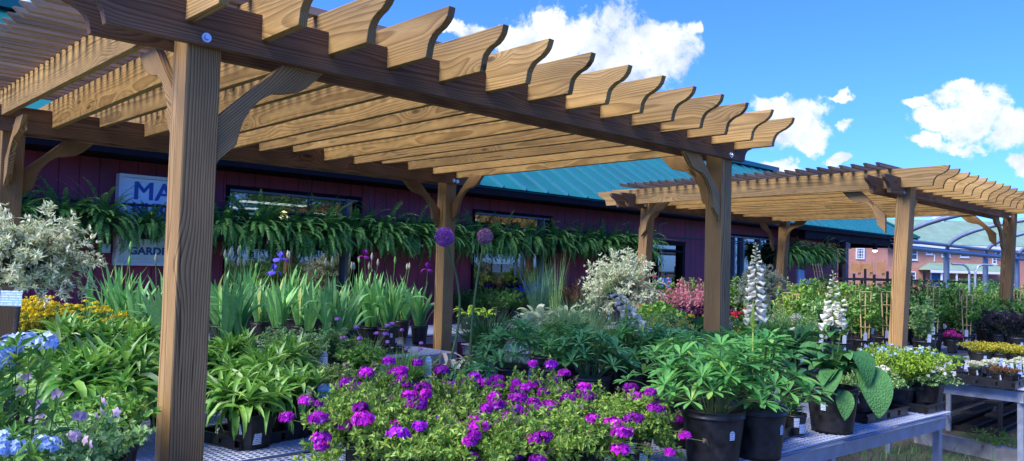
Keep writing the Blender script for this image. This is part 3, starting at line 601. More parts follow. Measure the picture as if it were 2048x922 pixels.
# ================================================================ BENCHES
def bench(x0, y0, Lx, Ly, rz, label, grid=.034):
    t = thing('plant_bench', label, 'bench', (x0, y0, GZ), rz, 'galvanised plant benches'); z = TZ-GZ
    m = MB(); nx = int(Lx/grid); ny = int(Ly/grid)
    for i in range(nx+1): x = i*Lx/nx; m.box(x-.0042, x+.0042, 0, Ly, z-.010, z-.001)
    for j in range(ny+1): y = j*Ly/ny; m.box(0, Lx, y-.0045, y+.0045, z-.009, z)
    m.build('lattice_top', M['bench'], t)
    ra, rb = z-.115, z-.028
    for k in range(2):
        m = MB(); yy = .03 if k == 0 else Ly-.03; s = -1 if k == 0 else 1
        m.box(.0, Lx, yy-.002, yy+.002, ra, rb); m.box(.0, Lx, min(yy, yy-s*.03)+.0025*(k==0), max(yy, yy-s*.03)-.0025*(k==1), ra, ra+.004); m.box(0, Lx, min(yy, yy+s*.022), max(yy, yy+s*.022), rb-.012, rb-.008)
        o = m.build('side_rail', M['zinc'], t)
        for q in np.arange(.4, Lx, .42):
            mm = MB(); mm.box(q, q+.012, yy+s*.002, yy+s*.006, ra+.05, ra+.062); mm.build('bolt', M['bolt'], o)
    for k in range(2):
        m = MB(); xx = .03 if k == 0 else Lx-.03; s = -1 if k == 0 else 1
        m.box(xx-.002, xx+.002, .034, Ly-.034, ra, rb); m.box(min(xx, xx-s*.03), max(xx, xx-s*.03), .034, Ly-.034, ra-.001, ra+.003); m.build('end_rail', M['zinc'], t)
    for q in np.arange(1.1, Lx-.5, 1.1):
        m = MB(); m.box(q-.02, q+.02, .04, Ly-.04, ra+.02, rb-.004); m.build('cross_rail', M['zinc'], t)
    n = max(2, round(Lx/1.5)+1)
    for i in range(n):
        for k in range(2):
            xx = .06+i*(Lx-.12)/(n-1); yy = .06 if k == 0 else Ly-.06; m = MB(); m.box(xx-.022, xx+.022, yy-.024, yy-.02, 0, ra+.06); m.box(xx-.022, xx-.018, yy-.02, yy+.02, 0, ra+.06); m.box(xx+.018, xx+.022, yy-.02, yy+.02, 0, ra+.06); m.build('leg', M['zinc'], t)
    for k in range(2):
        m = MB(); yy = .06 if k == 0 else Ly-.06; m.tubes([[(.06, yy, .16), (Lx-.06, yy, .16)]], .012, 6); m.build('stretcher', M['zinc'], t)
    return t
c_ = at('Z', TZ, 1901, 823); a_ = R(-4.5); d_ = np.array([math.cos(a_), math.sin(a_)]); Lx = 4.25
bench(c_[0]-d_[0]*Lx, c_[1]-d_[1]*Lx, Lx, 1.2, a_, 'foremost galvanised bench, carrying the purple verbenas and the large lupine pots')
bench(-1.7, -1.0, 2.24, 1.19, 0, 'bench left of the front post under the blue amsonia and the columbines')
bench(-1.45, .24, 3.05, 1.45, 0, 'bench just behind the nearest post, carrying the long-leaved green plants')
bench(1.62, .24, 3.2, 1.45, 0, 'bench in the second row under the alliums and the soft green herbs')
bench(.86, 2.95, 3.68, 1.5, 0, 'bench that carries the potted irises behind the first pergola post')
bench(-.6, 4.7, 4.9, 1.2, 0, 'bench against the sign wall with the yellow spurge pots')
bench(5.15, 4.6, 3.4, 1.2, 0, 'bench below the small shop window with hostas and potted ferns')
bench(5.15, 2.1, 2.9, 1.5, 0, 'bench between the two pergolas with the striped hostas')
bench(8.5, 3.75, 3.6, 1.3, 0, 'bench in front of the shop door with the pink coral bells')
bench(6.85, -1.40, 3.4, 1.15, 0, 'bench at the right edge with trays of low succulents')
bench(8.3, .22, 3.75, 1.5, 0, 'bench under the farther pergola with the nearest trellis vines')
bench(10.4, -1.6, 4.2, 1.35, 0, 'far right bench with dark and green bushy plants')
bench(12.9, .2, 5.5, 2.2, 0, 'distant bench of trellis vines beyond the farther pergola', .05)
bench(12.6, 3.2, 5.2, 1.6, 0, 'distant bench of vines below the porch', .05)
# low black racks and timber edge under and beyond the right hand bench
for i, (x, y, wd, lb) in enumerate(((8.6, .15, 3.2, 'black slatted rack lying on the ground under the right benches'), (7.9, 1.9, 3.4, 'second black slatted rack farther back under the benches'))):
    t = thing('slatted_rack', lb, 'rack', (x, y-.9, GZ), 0, 'black slatted racks')
    for z in (.05, .19, .33):
        for yy in (0, .22, .44): m = MB(); m.box(0, wd, yy, yy+.12, z, z+.02); m.build('slat', M['black'], t)
    for xx in (0, wd/2, wd-.06): m = MB(); m.box(xx, xx+.05, 0, .56, 0, .05); m.box(xx, xx+.05, -.03, -.002, 0, .36); m.build('upright', M['black'], t)
p0 = at('Z', GZ+.02, 1832, 880); p1 = at('Z', GZ+.02, 2035, 925)
dd = Vector((p1-p0)); ln = dd.length; m = MB(); m.box(0, ln*1.8, -.04, .04, 0, .13); o = m.build('timber_edging', plain('grey_timber', (.3, .3, .3), .8, noise=.3)); o.location = (p0[0], p0[1], GZ); o.rotation_euler = (0, 0, math.atan2(dd.y, dd.x))
tag(o, 'weathered grey timber edging board on the ground beneath the right bench', 'edging board')

# ================================================================ WORLD, SUN
w = bpy.data.worlds.new('World'); sc.world = w; w.use_nodes = True; nt = w.node_tree
for n_ in list(nt.nodes): nt.nodes.remove(n_)
SUN_EL, SUN_DIR = 50, (-1.0, .16)          # towards the sun
az = math.atan2(SUN_DIR[0], SUN_DIR[1])     # clockwise from +Y
sky = N(nt, 'ShaderNodeTexSky', sky_type='NISHITA', sun_disc=False, sun_elevation=R(SUN_EL), sun_rotation=az, air_density=1.0, dust_density=.6, ozone_density=3.0)
tcw = N(nt, 'ShaderNodeTexCoord'); dirv = tcw.outputs['Generated']
hs = N(nt, 'ShaderNodeMix', data_type='RGBA', blend_type='MULTIPLY'); hs.inputs[0].default_value = 1; hs.inputs[7].default_value = (.23, .475, 1.22, 1); L(nt, sky.outputs[0], hs.inputs[6])
def dot(v):
    n = N(nt, 'ShaderNodeVectorMath', operation='DOT_PRODUCT'); L(nt, dirv, n.inputs[0]); n.inputs[1].default_value = tuple(v); return n.outputs['Value']
wz1 = N(nt, 'ShaderNodeTexNoise', ins={'Scale': 13.0, 'Detail': 8, 'Roughness': .6}); L(nt, dirv, wz1.inputs['Vector'])
wz2 = N(nt, 'ShaderNodeVectorMath', operation='SUBTRACT'); L(nt, wz1.outputs['Color'], wz2.inputs[0]); wz2.inputs[1].default_value = (.5, .5, .5)
wz3 = N(nt, 'ShaderNodeVectorMath', operation='SCALE'); L(nt, wz2.outputs[0], wz3.inputs[0]); wz3.inputs['Scale'].default_value = .085
wz4 = N(nt, 'ShaderNodeVectorMath', operation='ADD'); L(nt, dirv, wz4.inputs[0]); L(nt, wz3.outputs[0], wz4.inputs[1]); dir0 = dirv; dirv = wz4.outputs[0]
dF = dot(CR[:, 1]); u = math_(nt, 'DIVIDE', dot(CR[:, 0]), dF); v_ = math_(nt, 'DIVIDE', dot(CR[:, 2]), dF)
CL = [(1125,80,105,62),(1195,62,95,55),(1262,115,125,62),(1345,108,62,62),(1390,60,22,22),(1190,135,130,30),(1035,85,60,38),(935,50,50,20),(880,45,30,14),
      (1585,242,72,55),(1548,212,40,26),(1600,275,40,30),(1690,262,22,12),(1672,197,20,10),(1950,232,105,46),(1825,207,38,11),(1880,240,60,28),(2030,250,70,45),(1900,195,45,18),(1890,285,80,14),
      (1668,322,27,15),(1545,333,48,14),(2048,325,22,18),(60,-12,130,28),(-40,-30,150,60),(2200,180,120,50),(300,-260,300,90),(900,-330,260,80),(1600,-350,300,90),(2500,330,200,50),(-500,200,250,90)]
field = None
for (cx, cy, a, b) in CL:
    uu = (cx-1024)/FPX; vv = -(cy-461)/FPX
    e = math_(nt, 'ADD', math_(nt, 'POWER', math_(nt, 'MULTIPLY', math_(nt, 'SUBTRACT', u, uu), FPX/a), 2.0), math_(nt, 'POWER', math_(nt, 'MULTIPLY', math_(nt, 'SUBTRACT', v_, vv), FPX/b), 2.0))
    e = math_(nt, 'SUBTRACT', 1.0, e)
    field = e if field is None else math_(nt, 'MAXIMUM', field, e)
field = math_(nt, 'MINIMUM', math_(nt, 'MAXIMUM', field, -2.0), .7)
dirv = dir0
cn = N(nt, 'ShaderNodeTexNoise', ins={'Scale': 40.0, 'Detail': 9, 'Roughness': .66, 'Distortion': .3}); L(nt, dirv, cn.inputs['Vector'])
al = math_(nt, 'ADD', field, math_(nt, 'MULTIPLY', math_(nt, 'SUBTRACT', cn.outputs[0], .5), 3.4))
al = N(nt, 'ShaderNodeMapRange', interpolation_type='SMOOTHSTEP', ins={'From Min': -.35, 'From Max': .7}); 
L(nt, math_(nt, 'ADD', field, math_(nt, 'MULTIPLY', math_(nt, 'SUBTRACT', cn.outputs[0], .5), 3.4)), al.inputs[0])
fw = math_(nt, 'GREATER_THAN', dF, .05); alpha = math_(nt, 'MULTIPLY', al.outputs[0], fw)
c2 = N(nt, 'ShaderNodeTexNoise', ins={'Scale': 14.0, 'Detail': 7, 'Roughness': .6}); 
ofs = N(nt, 'ShaderNodeVectorMath', operation='ADD'); L(nt, dirv, ofs.inputs[0]); ofs.inputs[1].default_value = (0, .01, .02); L(nt, ofs.outputs[0], c2.inputs['Vector'])
cc = ramp(nt, c2.outputs[0], [(.33, (1.7, 2.1, 2.9)), (.6, (3.7, 3.8, 3.95))])
mxw = N(nt, 'ShaderNodeMix', data_type='RGBA'); L(nt, alpha, mxw.inputs[0]); L(nt, hs.outputs[2], mxw.inputs[6]); L(nt, cc, mxw.inputs[7])
bg = N(nt, 'ShaderNodeBackground'); bg.inputs[1].default_value = .15; L(nt, mxw.outputs[2], bg.inputs[0]); ow = N(nt, 'ShaderNodeOutputWorld'); L(nt, bg.outputs[0], ow.inputs[0])
sl_ = bpy.data.lights.new('sun', 'SUN'); sl_.energy = 3.2; sl_.angle = R(34); sl_.color = (1, .93, .82); so = bpy.data.objects.new('sun', sl_); col.objects.link(so)
ce = math.cos(R(SUN_EL)); sv = Vector((SUN_DIR[0], SUN_DIR[1], 0)).normalized()*ce; sv.z = math.sin(R(SUN_EL)); so.rotation_euler = sv.to_track_quat('Z', 'Y').to_euler(); so.location = (0, 0, 12)
sc.view_settings.view_transform = 'Standard'; sc.view_settings.look = 'None'; sc.view_settings.exposure = 1.15; sc.view_settings.gamma = 1
sc.cycles.max_bounces = 6; sc.cycles.transparent_max_bounces = 12; sc.cycles.use_denoising = True

# ================================================================ PLANTS
def B(px, py, z=TZ): return at('Z', z, px, py)
def setp(t, p, rz=None, sc_=None):
    t.location = tuple(p)
    if rz is not None: t.rotation_euler = (0, 0, rz)
    if sc_: t.scale = (sc_,)*3
    return t
def tray(label, p, lx, ly, rz=0, h=.055, group=None):
    t = thing('plant_tray', label, 'tray', tuple(p), rz, group or 'black nursery trays'); m = MB(); w_ = .012
    m.box(0, lx, 0, ly, .004, .012)
    for a, b, c, d in ((0, lx, 0, w_), (0, lx, ly-w_, ly), (0, w_, w_, ly-w_), (lx-w_, lx, w_, ly-w_)):
        m.box(a, b, c, d, h-.012, h)
    m.box(-.006, lx+.006, -.006, 0, h-.008, h+.002); m.box(-.006, lx+.006, ly, ly+.006, h-.008, h+.002)
    n = max(2, round(lx/.14))
    for i in range(n):
        q = (i+.5)*lx/n
        for yy in (0, ly-.003): m.box(q-.05, q+.05, yy+.0005, yy+.0025, .012, h-.012)
    n2 = max(2, round(ly/.14))
    for i in range(n2):
        q = (i+.5)*ly/n2
        for xx in (0, lx-.003): m.box(xx+.0005, xx+.0025, q-.05, q+.05, .012, h-.012)
    for i in range(1, n): m.box(i*lx/n-.004, i*lx/n+.004, w_, ly-w_, .0125, h-.02)
    for i in range(1, n2): m.box(w_, lx-w_, i*ly/n2-.004, i*ly/n2+.004, .013, h-.022)
    m.build('tray_body', M['tray'], t); return t

# ---- irises
def iris(label, r=.11, Hh=.62, n=16, buds=0, flowers=0, fcol='violet', tags=2, spread=.5, group='potted irises on the bench'):
    t = thing('iris_plant', label, 'iris', group=group); ph = .2; pot(t, r, ph, tags, FACE-.4)
    m = MB(); st = MB(); fl = MB(); bud = MB()
    nf = max(2, n//5)
    for f in range(nf):
        a0 = U(0, PI); cx, cy = U(-r*.5, r*.5), U(-r*.5, r*.5); k = 5 + int(U(0, 2))
        off = np.linspace(-1, 1, k); az = np.where(off > 0, a0, a0+PI); el = PI/2-np.abs(off)*spread*U(.7, 1.1, k)
        bs = np.stack([cx+off*.022*math.cos(a0), cy+off*.022*math.sin(a0), np.full(k, ph*.93)], 1)
        drp = np.where(U(0, 1, k) > .8, U(1.6, 2.6, k), U(.05, .5, k)); blades(m, bs, az, el, Hh*U(.65, 1.05, k), .044*U(.8, 1.2, k), drp, seg=7, fold=.12, prof='strap', pw=2.2)
    m.build('leaves', G['iris'], t, True)
    for i in range(buds+flowers):
        h = Hh*U(1.0, 1.18) if i < buds else Hh*1.22; a = U(0, 6.3); x, y = U(-.05, .05), U(-.05, .05); lean = U(.02, .07)
        pts = [(x+lean*math.cos(a)*k*k, y+lean*math.sin(a)*k*k, ph+(h-ph*.0)*k) for k in np.linspace(0, 1, 6)]; st.tubes([pts], .0045, 5); e = np.array(pts[-1])
        if i < buds: (lambda bq: (bq.lathe([(.004, 0), (.013, .02), (.014, .04), (.006, .07), (.001, .08)], 8, e), bq.build('bud', G['cream'] if buds > 1 else G['iris'], t, True)))(MB())
        else:
            for q in (((0, 0, 0), (-.05, .04, -.13)) if fcol == 'violet' else ((0, 0, 0),)):
                c = e+np.array(q); u = U(0, 2)
                for k in range(3):
                    an = u+k*2*PI/3
                    blades(fl, [c], [an], [.5], [.105], [.075], [2.3], seg=5, fold=-.15, prof='spat'); blades(fl, [c], [an+1.05], [1.2], [.085], [.062], [-.9], seg=5, fold=.4, prof='spat')
    if st.n: st.build('stalks', M['stem'], t, True)
    pass
    if fl.n: fl.build('flower', P[fcol], t, True)
    return t
IR = []
setp(iris('broad iris clump in the widest pot right of the front post, topped by buds', .15, .6, 44, 5, 0, tags=3, spread=.55), B(455, 724), 0)
setp(iris('iris with the two open violet-blue flowers on one tall stalk', .11, .56, 26, 0, 1, tags=1), B(552, 694), .6)
setp(iris('spread-out iris in a small black pot right of the blue-flowered one', .1, .58, 22, 0, 0, spread=.75), B(612, 702), 1.1)
setp(iris('iris pot crowded directly behind the spread-out iris', .1, .55, 20, 1, 0), B(655, 690), 2.0)
setp(iris('yellowing iris with brown leaf tips and two withered flower heads', .12, .52, 26, 2, 0, spread=.7), B(690, 700), .3)
setp(iris('tall iris with a dark purple bloom near the window corner', .11, .6, 26, 3, 1, 'purple'), B(738, 690), 2.4)
IR.append(setp(iris('tall stiff iris with long pointed leaves, left of the spreading one', .12, .62, 30, 1, 0, spread=.42), B(775, 692), .9))
setp(iris('upright iris with a small purple bloom, hard against the second post', .095, .5, 24, 0, 1, 'purple', tags=1, spread=.36), B(838, 688), 1.9)
IR.append(setp(iris('iris clump half hidden behind the front post, left side of it', .12, .56, 30, 2, 0), B(318, 735), .4))
setp(iris('leafy iris between the yellow flowers and the front post', .12, .56, 30, 1, 0), B(262, 715), 1.4)
setp(iris('sparse iris with thin upright leaves in front of the maroon wall', .1, .6, 12, 0, 0, spread=.45), B(190, 690), 2.2)
IR.append(setp(iris('back row iris between the wide clump and the violet-blue one', .11, .55, 22, 1, 0), B(520, 680), 2.9))
for i_, (px, py, w_) in enumerate(((490, 672, 3), (585, 672, 3), (635, 668, 3), (715, 672, 3), (800, 672, 3), (440, 690, 3), (345, 705, 3), (665, 712, 2), (600, 684, 2), (230, 700, 2))):
    dup(IR[i_ % 3], tuple(B(px, py)), U(0, 6), 'green iris clump without flowers, '+ORD[i_]+' of the crowded back rows of the iris bench', U(.9, 1.1))
tray('black tray under the violet-blue iris and its neighbour', B(545, 712)+[-.35, 0, .0], .9, .32, -.1)
tray('black tray under the yellowing iris pots', B(690, 712)+[-.2, -.05, 0], .85, .32, -.08)

# ---- long-leaved drooping green plants
def lance(label, r=.1, ph=.16, ns=12, Hh=.4, tags=2, ln=.19, group='long-leaved green plants'):
    t = thing('leafy_perennial', label, 'leafy plant', group=group); pot(t, r, ph, tags, FACE-.3, square=True)
    m = MB(); st = MB(); n = ns; a = U(0, 6.3, n); rho = np.sqrt(U(0, 1, n)); R_ = .16
    b = np.stack([r*.6*rho*np.cos(a), r*.6*rho*np.sin(a), np.full(n, ph*.9)], 1); e = np.stack([R_*rho*np.cos(a), R_*rho*np.sin(a), ph+Hh*U(.55, 1, n)*(1-.25*rho)], 1)
    tt = np.linspace(0, 1, 5)[None, :, None]; pts = b[:, None]*(1-tt)+e[:, None]*tt; st.tubes(pts, .004, 4)
    for k in range(9):
        f = U(.15, .97, n)[:, None]; blades(m, b*(1-f)+e*f, U(0, 6.3, n), U(.1, .9, n), ln*U(.7, 1.3, n), .034*U(.7, 1.2, n), U(1.2, 2.8, n), seg=6, fold=.3)
    for k in range(9): blades(m, e, U(0, 6.3, n), U(.5, 1.4, n), ln*.62*U(.5, 1.1, n), .022, U(.2, 1.4, n), seg=5, fold=.3)
    st.build('stems', M['stem'], t); m.build('leaves', G['lance'], t, True); return t
la = lance('long-leaved green plant just right of the front post, with two price labels', ns=12, Hh=.15, ln=.22); setp(la, B(500, 893), .2)
lb = lance('starry green plant in a square pot at the right end of its tray', ns=9, Hh=.17, ln=.18); setp(lb, B(583, 872), 1.3)
k_ = ['tallest long-leaved green plant, left of the front post', 'long-leaved green plant in the bottom left whose leaves hang over the bench edge', 'long-leaved green plant in front of the yellow spurge', 'long-leaved green plant touching the left face of the front post', 'long-leaved green plant behind the drooping one at bottom left', 'bushy long-leaved plant behind the starry one, right of the front post', 'long-leaved green plant directly behind the front post', 'low long-leaved plant beside the blue-flowered amsonia', 'long-leaved green plant at the back left of its group', 'long-leaved green plant at the back right of its group', 'long-leaved plant next to the wide iris clump in the row before it', 'pale long-leaved plant between the oregano and the front post']
la2 = lance('x', ns=17, Hh=.2, ln=.25)
for i, (px, py, sc_) in enumerate(((225, 900, 1.15), (268, 940, 1.05), (150, 810, 1.2), (300, 850, 1.05), (195, 860, 1.1), (560, 822, 1.0), (402, 812, 1.0), (130, 870, 1.0), (235, 800, 1.15), (330, 800, 1.1), (465, 800, 1.0), (520, 850, .95))):
    p = B(px, py)
    dv = p[:2]-np.array([.73, .11]); dn = np.linalg.norm(dv)
    if dn < .56: p[:2] = np.array([.73, .11])+dv/dn*.56   # keep the leaves off the post
    (setp(la2, p, U(0, 6), sc_) if i == 0 else dup(la2 if i % 3 else la, tuple(p), U(0, 6), k_[i], sc_))
la2['label'] = k_[0]
tray('black tray with arched sides right of the front post, under the long-leaved plants', B(478, 903), .5, .34, R(12))

# ---- generic mound plants
def mound(name, label, cat, leaf, r=.1, ph=.15, n=60, Rr=.2, Hh=.3, per=8, lL=.04, lW=.018, whorl=2, stem='stem', fl=None, nf=0, fr=.018, nfl=18, fs=.006, square=False, tags=1, group=None, dome=.35, rad=.0018, start=.15, tilt=.5, flat=.6, lo=.7, hang=0, jit=.5):
    t = thing(name, label, cat, group=group); pot(t, r, ph, tags, FACE-.2, square); ml, ms = MB(), MB()
    e, d = stemmy(ml, ms, n, Rr, Hh, per, lL, lW, z0=ph*.92, r0=r*.8, whorl=whorl, start=start, rad=rad, dome=dome, tilt=tilt, lo=lo, jit=jit)
    ms.build('stems', M[stem], t); ml.build('leaves', G[leaf], t)
    if fl and nf:
        mf = MB(); order = np.argsort(-e[:, 2]+U(-.1, .1, len(e)))[:nf]
        if nf <= 12: head_parts(t, 'flower_head', P[fl], e[order]+[0, 0, .006], fr*U(.6, 1.15, nf), nfl, fs, flat)
        else: heads(mf, e[order]+[0, 0, .006], fr*U(.6, 1.15, nf), nfl, fs, flat); mf.build('flowers', P[fl], t)
    return t
def verbena(label, Rr=.26, Hh=.2, ns=95, nf=16, seed=0):
    t = thing('verbena', label, 'verbena', group='purple verbenas in front'); pot(t, .09, .16, 2, FACE-.2); ml, ms, mf, md = MB(), MB(), MB(), MB()
    stemmy(ml, ms, int(ns*1.15), Rr*.95, Hh*.95, 11, .026, .015, z0=.148, r0=.07, whorl=3, start=.12, rad=.0016, dome=.55, jit=.8, lo=.45)
    stemmy(ml, ms, 34, Rr*1.0, .1, 10, .026, .015, z0=.15, r0=.08, whorl=3, start=.35, rad=.0016, dome=2.3, jit=.8, minr=.5, lo=.8)
    e, d = stemmy(ml, ms, nf*2, Rr*1.3, Hh*1.4, 5, .026, .012, z0=.148, r0=.05, whorl=2, start=.3, rad=.0018, dome=.95, minr=.1, lo=.55)
    head_parts(t, 'flower_head', P['magenta'], e[:nf]+[0, 0, .004], U(.016, .04, nf), 50, .0145, .5); head_parts(t, 'seed_head', P['seedhead'], e[nf:], .011, 16, .005, 1)
    ms.build('stems', M['stem'], t); ml.build('leaves', G['verb'], t); return t
vb = [verbena('verbena in the round black pot at the bottom centre, right end of the row', .24, .2, 110, 9), verbena('x', .27, .19, 95, 14), verbena('x', .28, .2, 90, 10)]
setp(vb[0], B(1265, 932), 0)
vl = ['verbena left of the bottom centre pot, with a low dark magenta head', 'verbena with the largest magenta flower heads, bottom middle', 'verbena sprawling below the dead allium leaves', 'leftmost verbena, hanging over the gap between the benches', 'verbena cut by the bottom edge under the oregano pot', 'verbena behind the big magenta heads, near the dark lupine', 'verbena with many scattered small heads in the middle of the row', 'verbena in front of the black allium pots', 'verbena hidden low between the bottom centre pot and the big heads', 'verbena at the bottom edge, left of the largest heads']
for i, (px, py, v, s_) in enumerate(((1170, 905, 2, 1), (1080, 985, 1, 1.05), (985, 905, 2, 1.0), (722, 960, 1, 1.0), (830, 985, 2, 1.05), (1065, 890, 1, .95), (895, 915, 1, 1.0), (770, 905, 2, .95), (1170, 965, 2, .95), (940, 1000, 1, 1.0))):
    p = B(px, py)
    if i < 2: vb[3-v if i == 0 else v].name; 
    o = dup(vb[v], tuple(p), U(0, 6), vl[i], (s_, s_, s_*U(.85, 1.25)))
for v in vb[1:]:
    for c in KIDS(v):
        for g_ in KIDS(c): bpy.data.objects.remove(g_)
        bpy.data.objects.remove(c)
    bpy.data.objects.remove(v)
# ---- lupines
def lupine(label, r=.135, ph=.24, n=34, Rr=.27, Hh=.33, mat='lup', spike=0, tags=1, lf=.1, group='potted lupines'):
    t = thing('lupine', label, 'lupine', group=group); pot(t, r, ph, tags, FACE-.1+.55); m, st = MB(), MB()
    a = U(0, 6.3, n); rho = np.sqrt(U(0.03, 1, n)); z = ph+Hh*(1-.75*rho**2)*U(.5, 1, n)
    b = np.stack([r*.5*rho*np.cos(a), r*.5*rho*np.sin(a), np.full(n, ph*.92)], 1); e = np.stack([Rr*rho*np.cos(a), Rr*rho*np.sin(a), z], 1); c = (b+e)/2; c[:, 2] += .06
    tt = np.linspace(0, 1, 6)[None, :, None]; st.tubes((1-tt)**2*b[:, None]+2*tt*(1-tt)*c[:, None]+tt*tt*e[:, None], .0028, 4)
    for i in range(n):
        k = int(U(8, 11)); az = np.arange(k)*2*PI/k+U(0, 1); S = lf*U(.75, 1.15)
        tilt = .25+.9*rho[i]; out = np.cos(az-a[i])   # leaf plane tips outwards
        blades(m, np.repeat(e[i:i+1], k, 0), az, .35-out*tilt*.55+U(-.1, .1, k), S*U(.85, 1.1, k), S*.25, U(.1, .4, k), seg=4, fold=.22, prof='spat')
    st.build('stalks', M['stem'], t, True); m.build('leaves', G[mat], t, True)
    for q in range(spike):
        mf = MB(); x, y = U(-.05, .05), U(-.05, .05); z0 = ph+Hh*1.0; mf.tubes([[(x, y, ph), (x, y, z0+.12)]], .004, 5)
        for j in range(26):
            zz = z0+j*.0055; rr = .016*(1-j/30); an = j*2.4+np.arange(6)*1.05; blades(mf, np.stack([x+0*an, y+0*an, zz+0*an], 1), an, .7, rr*1.3+.004, .007, .2, seg=2, prof='ovate')
        mf.build('flower_spike', P['lupine'], t)
    return t
l1 = setp(lupine('largest lupine, in the big black pot with a white price label at the bottom', .145, .25, 40, .27, .34), B(1425, 926), 0)
l2 = setp(lupine('lupine in the tall black pot right of the largest one, with a pale green spike', .13, .24, 36, .25, .36, spike=1), B(1517, 913), .3)
l3 = dup(l1, tuple(B(1350, 888)), 2.0, 'lupine whose pot stands in the shade behind the bottom centre verbena', .95)
lupd = setp(lupine('dark green lupine left of centre, behind the single magenta head', .13, .2, 34, .26, .34, 'lupd'), B(1020, 790), 0)
lup = [((1180, 812), 'lupine behind the verbenas, its leaves below the lavender', 1.0), ((1262, 800), 'x', 1.0), ((1340, 800), 'lupine straight left of the thick middle post', 1.0), ((1110, 800), 'lupine between the dark one and the lavender pots', .9), ((1420, 815), 'lupine in front of the foot of the thick middle post', 1.0), ((1480, 850), 'lupine behind the pot with the pale green spike', .95)]
for i, (p, lb_, s_) in enumerate(lup):
    if i == 1: setp(lupine('lupine with a short pale green spike in the second row', .12, .2, 32, .25, .34, spike=1), B(*p), 1.0)
    else: dup(l1 if i % 2 else lupd, tuple(B(*p)), U(0, 6), lb_, s_)
dup(lupd, tuple(B(945, 815)), 1.0, 'small dark lupine in front of the allium pots', .62)
# ---- foxgloves
def bigleaf(m, n, z0, Rl, W, el=(.2, 1.0), dr=(.8, 1.9), pr='petiole', r0=.02):
    a = U(0, 6.3, n); blades(m, np.stack([r0*np.cos(a), r0*np.sin(a), np.full(n, z0)+U(0, .06, n)], 1), a, U(*el, n), Rl*U(.7, 1.15, n), W*U(.7, 1.15, n), U(*dr, n), seg=8, fold=.18, prof=pr)
def foxglove(label, Hs, fl0, fl1, nb, leaf_n=18, ph=.24, r=.135, group='white foxgloves', hang=False, nspike=1, bell=.042, topbuds=True, lean=(0, 0)):
    lean = np.array([lean[0], lean[1], 0.])
    t = thing('foxglove', label, 'foxglove', group=group); pot(t, r, ph, 1, FACE-.75); m, st, f, bd = MB(), MB(), MB(), MB(); bigleaf(m, leaf_n, ph, .25, .1, (.5, 1.25), (.7, 1.7))
    bigleaf(m, leaf_n//2, ph+.1, .2, .085, (.5, 1.2), (.8, 1.7))
    if hang:   # the two huge leaves that hang in front of the pot
        blades(m, [(.05, -.14, ph+.12), (.1, -.12, ph+.02), (-.09, -.1, ph+.0), (.04, -.1, ph+.2), (-.08, -.04, ph+.1)], [-2.15, -1.5, -2.6, -2.3, -2.9], [.15, -.4, -.5, .5, .6], [.32, .22, .17, .26, .22], [.19, .14, .1, .14, .12], [1.7, 1.1, 1.0, 1.9, 1.9], seg=14, fold=.12, prof='ovate', pw=.45)
    for s_ in range(nspike):
        x, y = (lean[0], lean[1]) if s_ == 0 else (U(-.1, .1), U(-.1, .1)); hh = Hs*(1 if s_ == 0 else .62); st.tubes([[(x*k, y*k, ph+(hh-ph)*k) for k in np.linspace(0, 1, 6)]], np.linspace(.008, .003, 6)[None], 6)
        k = 16; zz = U(ph+.08, hh*.72, k); a = U(0, 6.3, k); blades(m, np.stack([x*.7+0*a, y*.7+0*a, zz], 1), a, U(.1, .7, k), U(.08, .15, k)*(1.3-zz/Hs), .05, U(.8, 1.8, k), seg=5, fold=.2, prof='ovate')
        if s_ == 0:
            z = np.linspace(fl0, fl1, nb); a = np.arange(nb)*2.4; tp = np.linspace(1, .55, nb); dv = np.stack([np.cos(a), np.sin(a), np.full(nb, -.45)], 1); p = np.stack([.008*np.cos(a), .008*np.sin(a), z], 1)+lean*((z-ph)/(Hs-ph))[:, None]
            for j in range(nb): bells(f, [p[j]], [dv[j]], bell*tp[j]*1.15, .0155*tp[j]*bell/.042)
        zb = np.linspace(max(fl1, hh-.15), hh, 18); a = np.arange(18)*2.4
        for j in range(18):
            kk = (1-j/20)*.9+.1; q = np.array([x+.006*math.cos(a[j]), y+.006*math.sin(a[j]), zb[j]]); bells(bd, [q], [np.array([math.cos(a[j]), math.sin(a[j]), .1])], .034*kk, .011*kk, 6)
    m.build('leaves', G['fox'], t, True); st.build('flower_stalk', M['stem'], t, True); f.build('bells', P['white'], t, True); bd.build('buds', P['lupine' if not topbuds else 'cream'], t, True); return t
setp(foxglove('tall white foxglove spire right of the thick middle post', 1.07, .58, .93, 34, ph=.22, bell=.062), B(1508, 820), .3)
setp(foxglove('foxglove with huge leaves hanging over its black pot on the front bench', .9, .6, .73, 15, 22, .25, .14, hang=True, nspike=2, bell=.062), B(1664, 862), 0)
setp(foxglove('leaning white foxglove with many bells in front of the white willow bush', .78, .42, .72, 30, bell=.07, ph=.2, topbuds=False, lean=(-.3, .3)), B(1335, 790), 0)
setp(foxglove('leafy foxglove without open flowers, behind the small trays', .6, .5, .56, 2, 22), B(1590, 800), 1.0)
setp(foxglove('low foxglove with broad grey leaves left of the thick middle post', .42, .36, .4, 3, 24), B(1395, 760), 4.0)
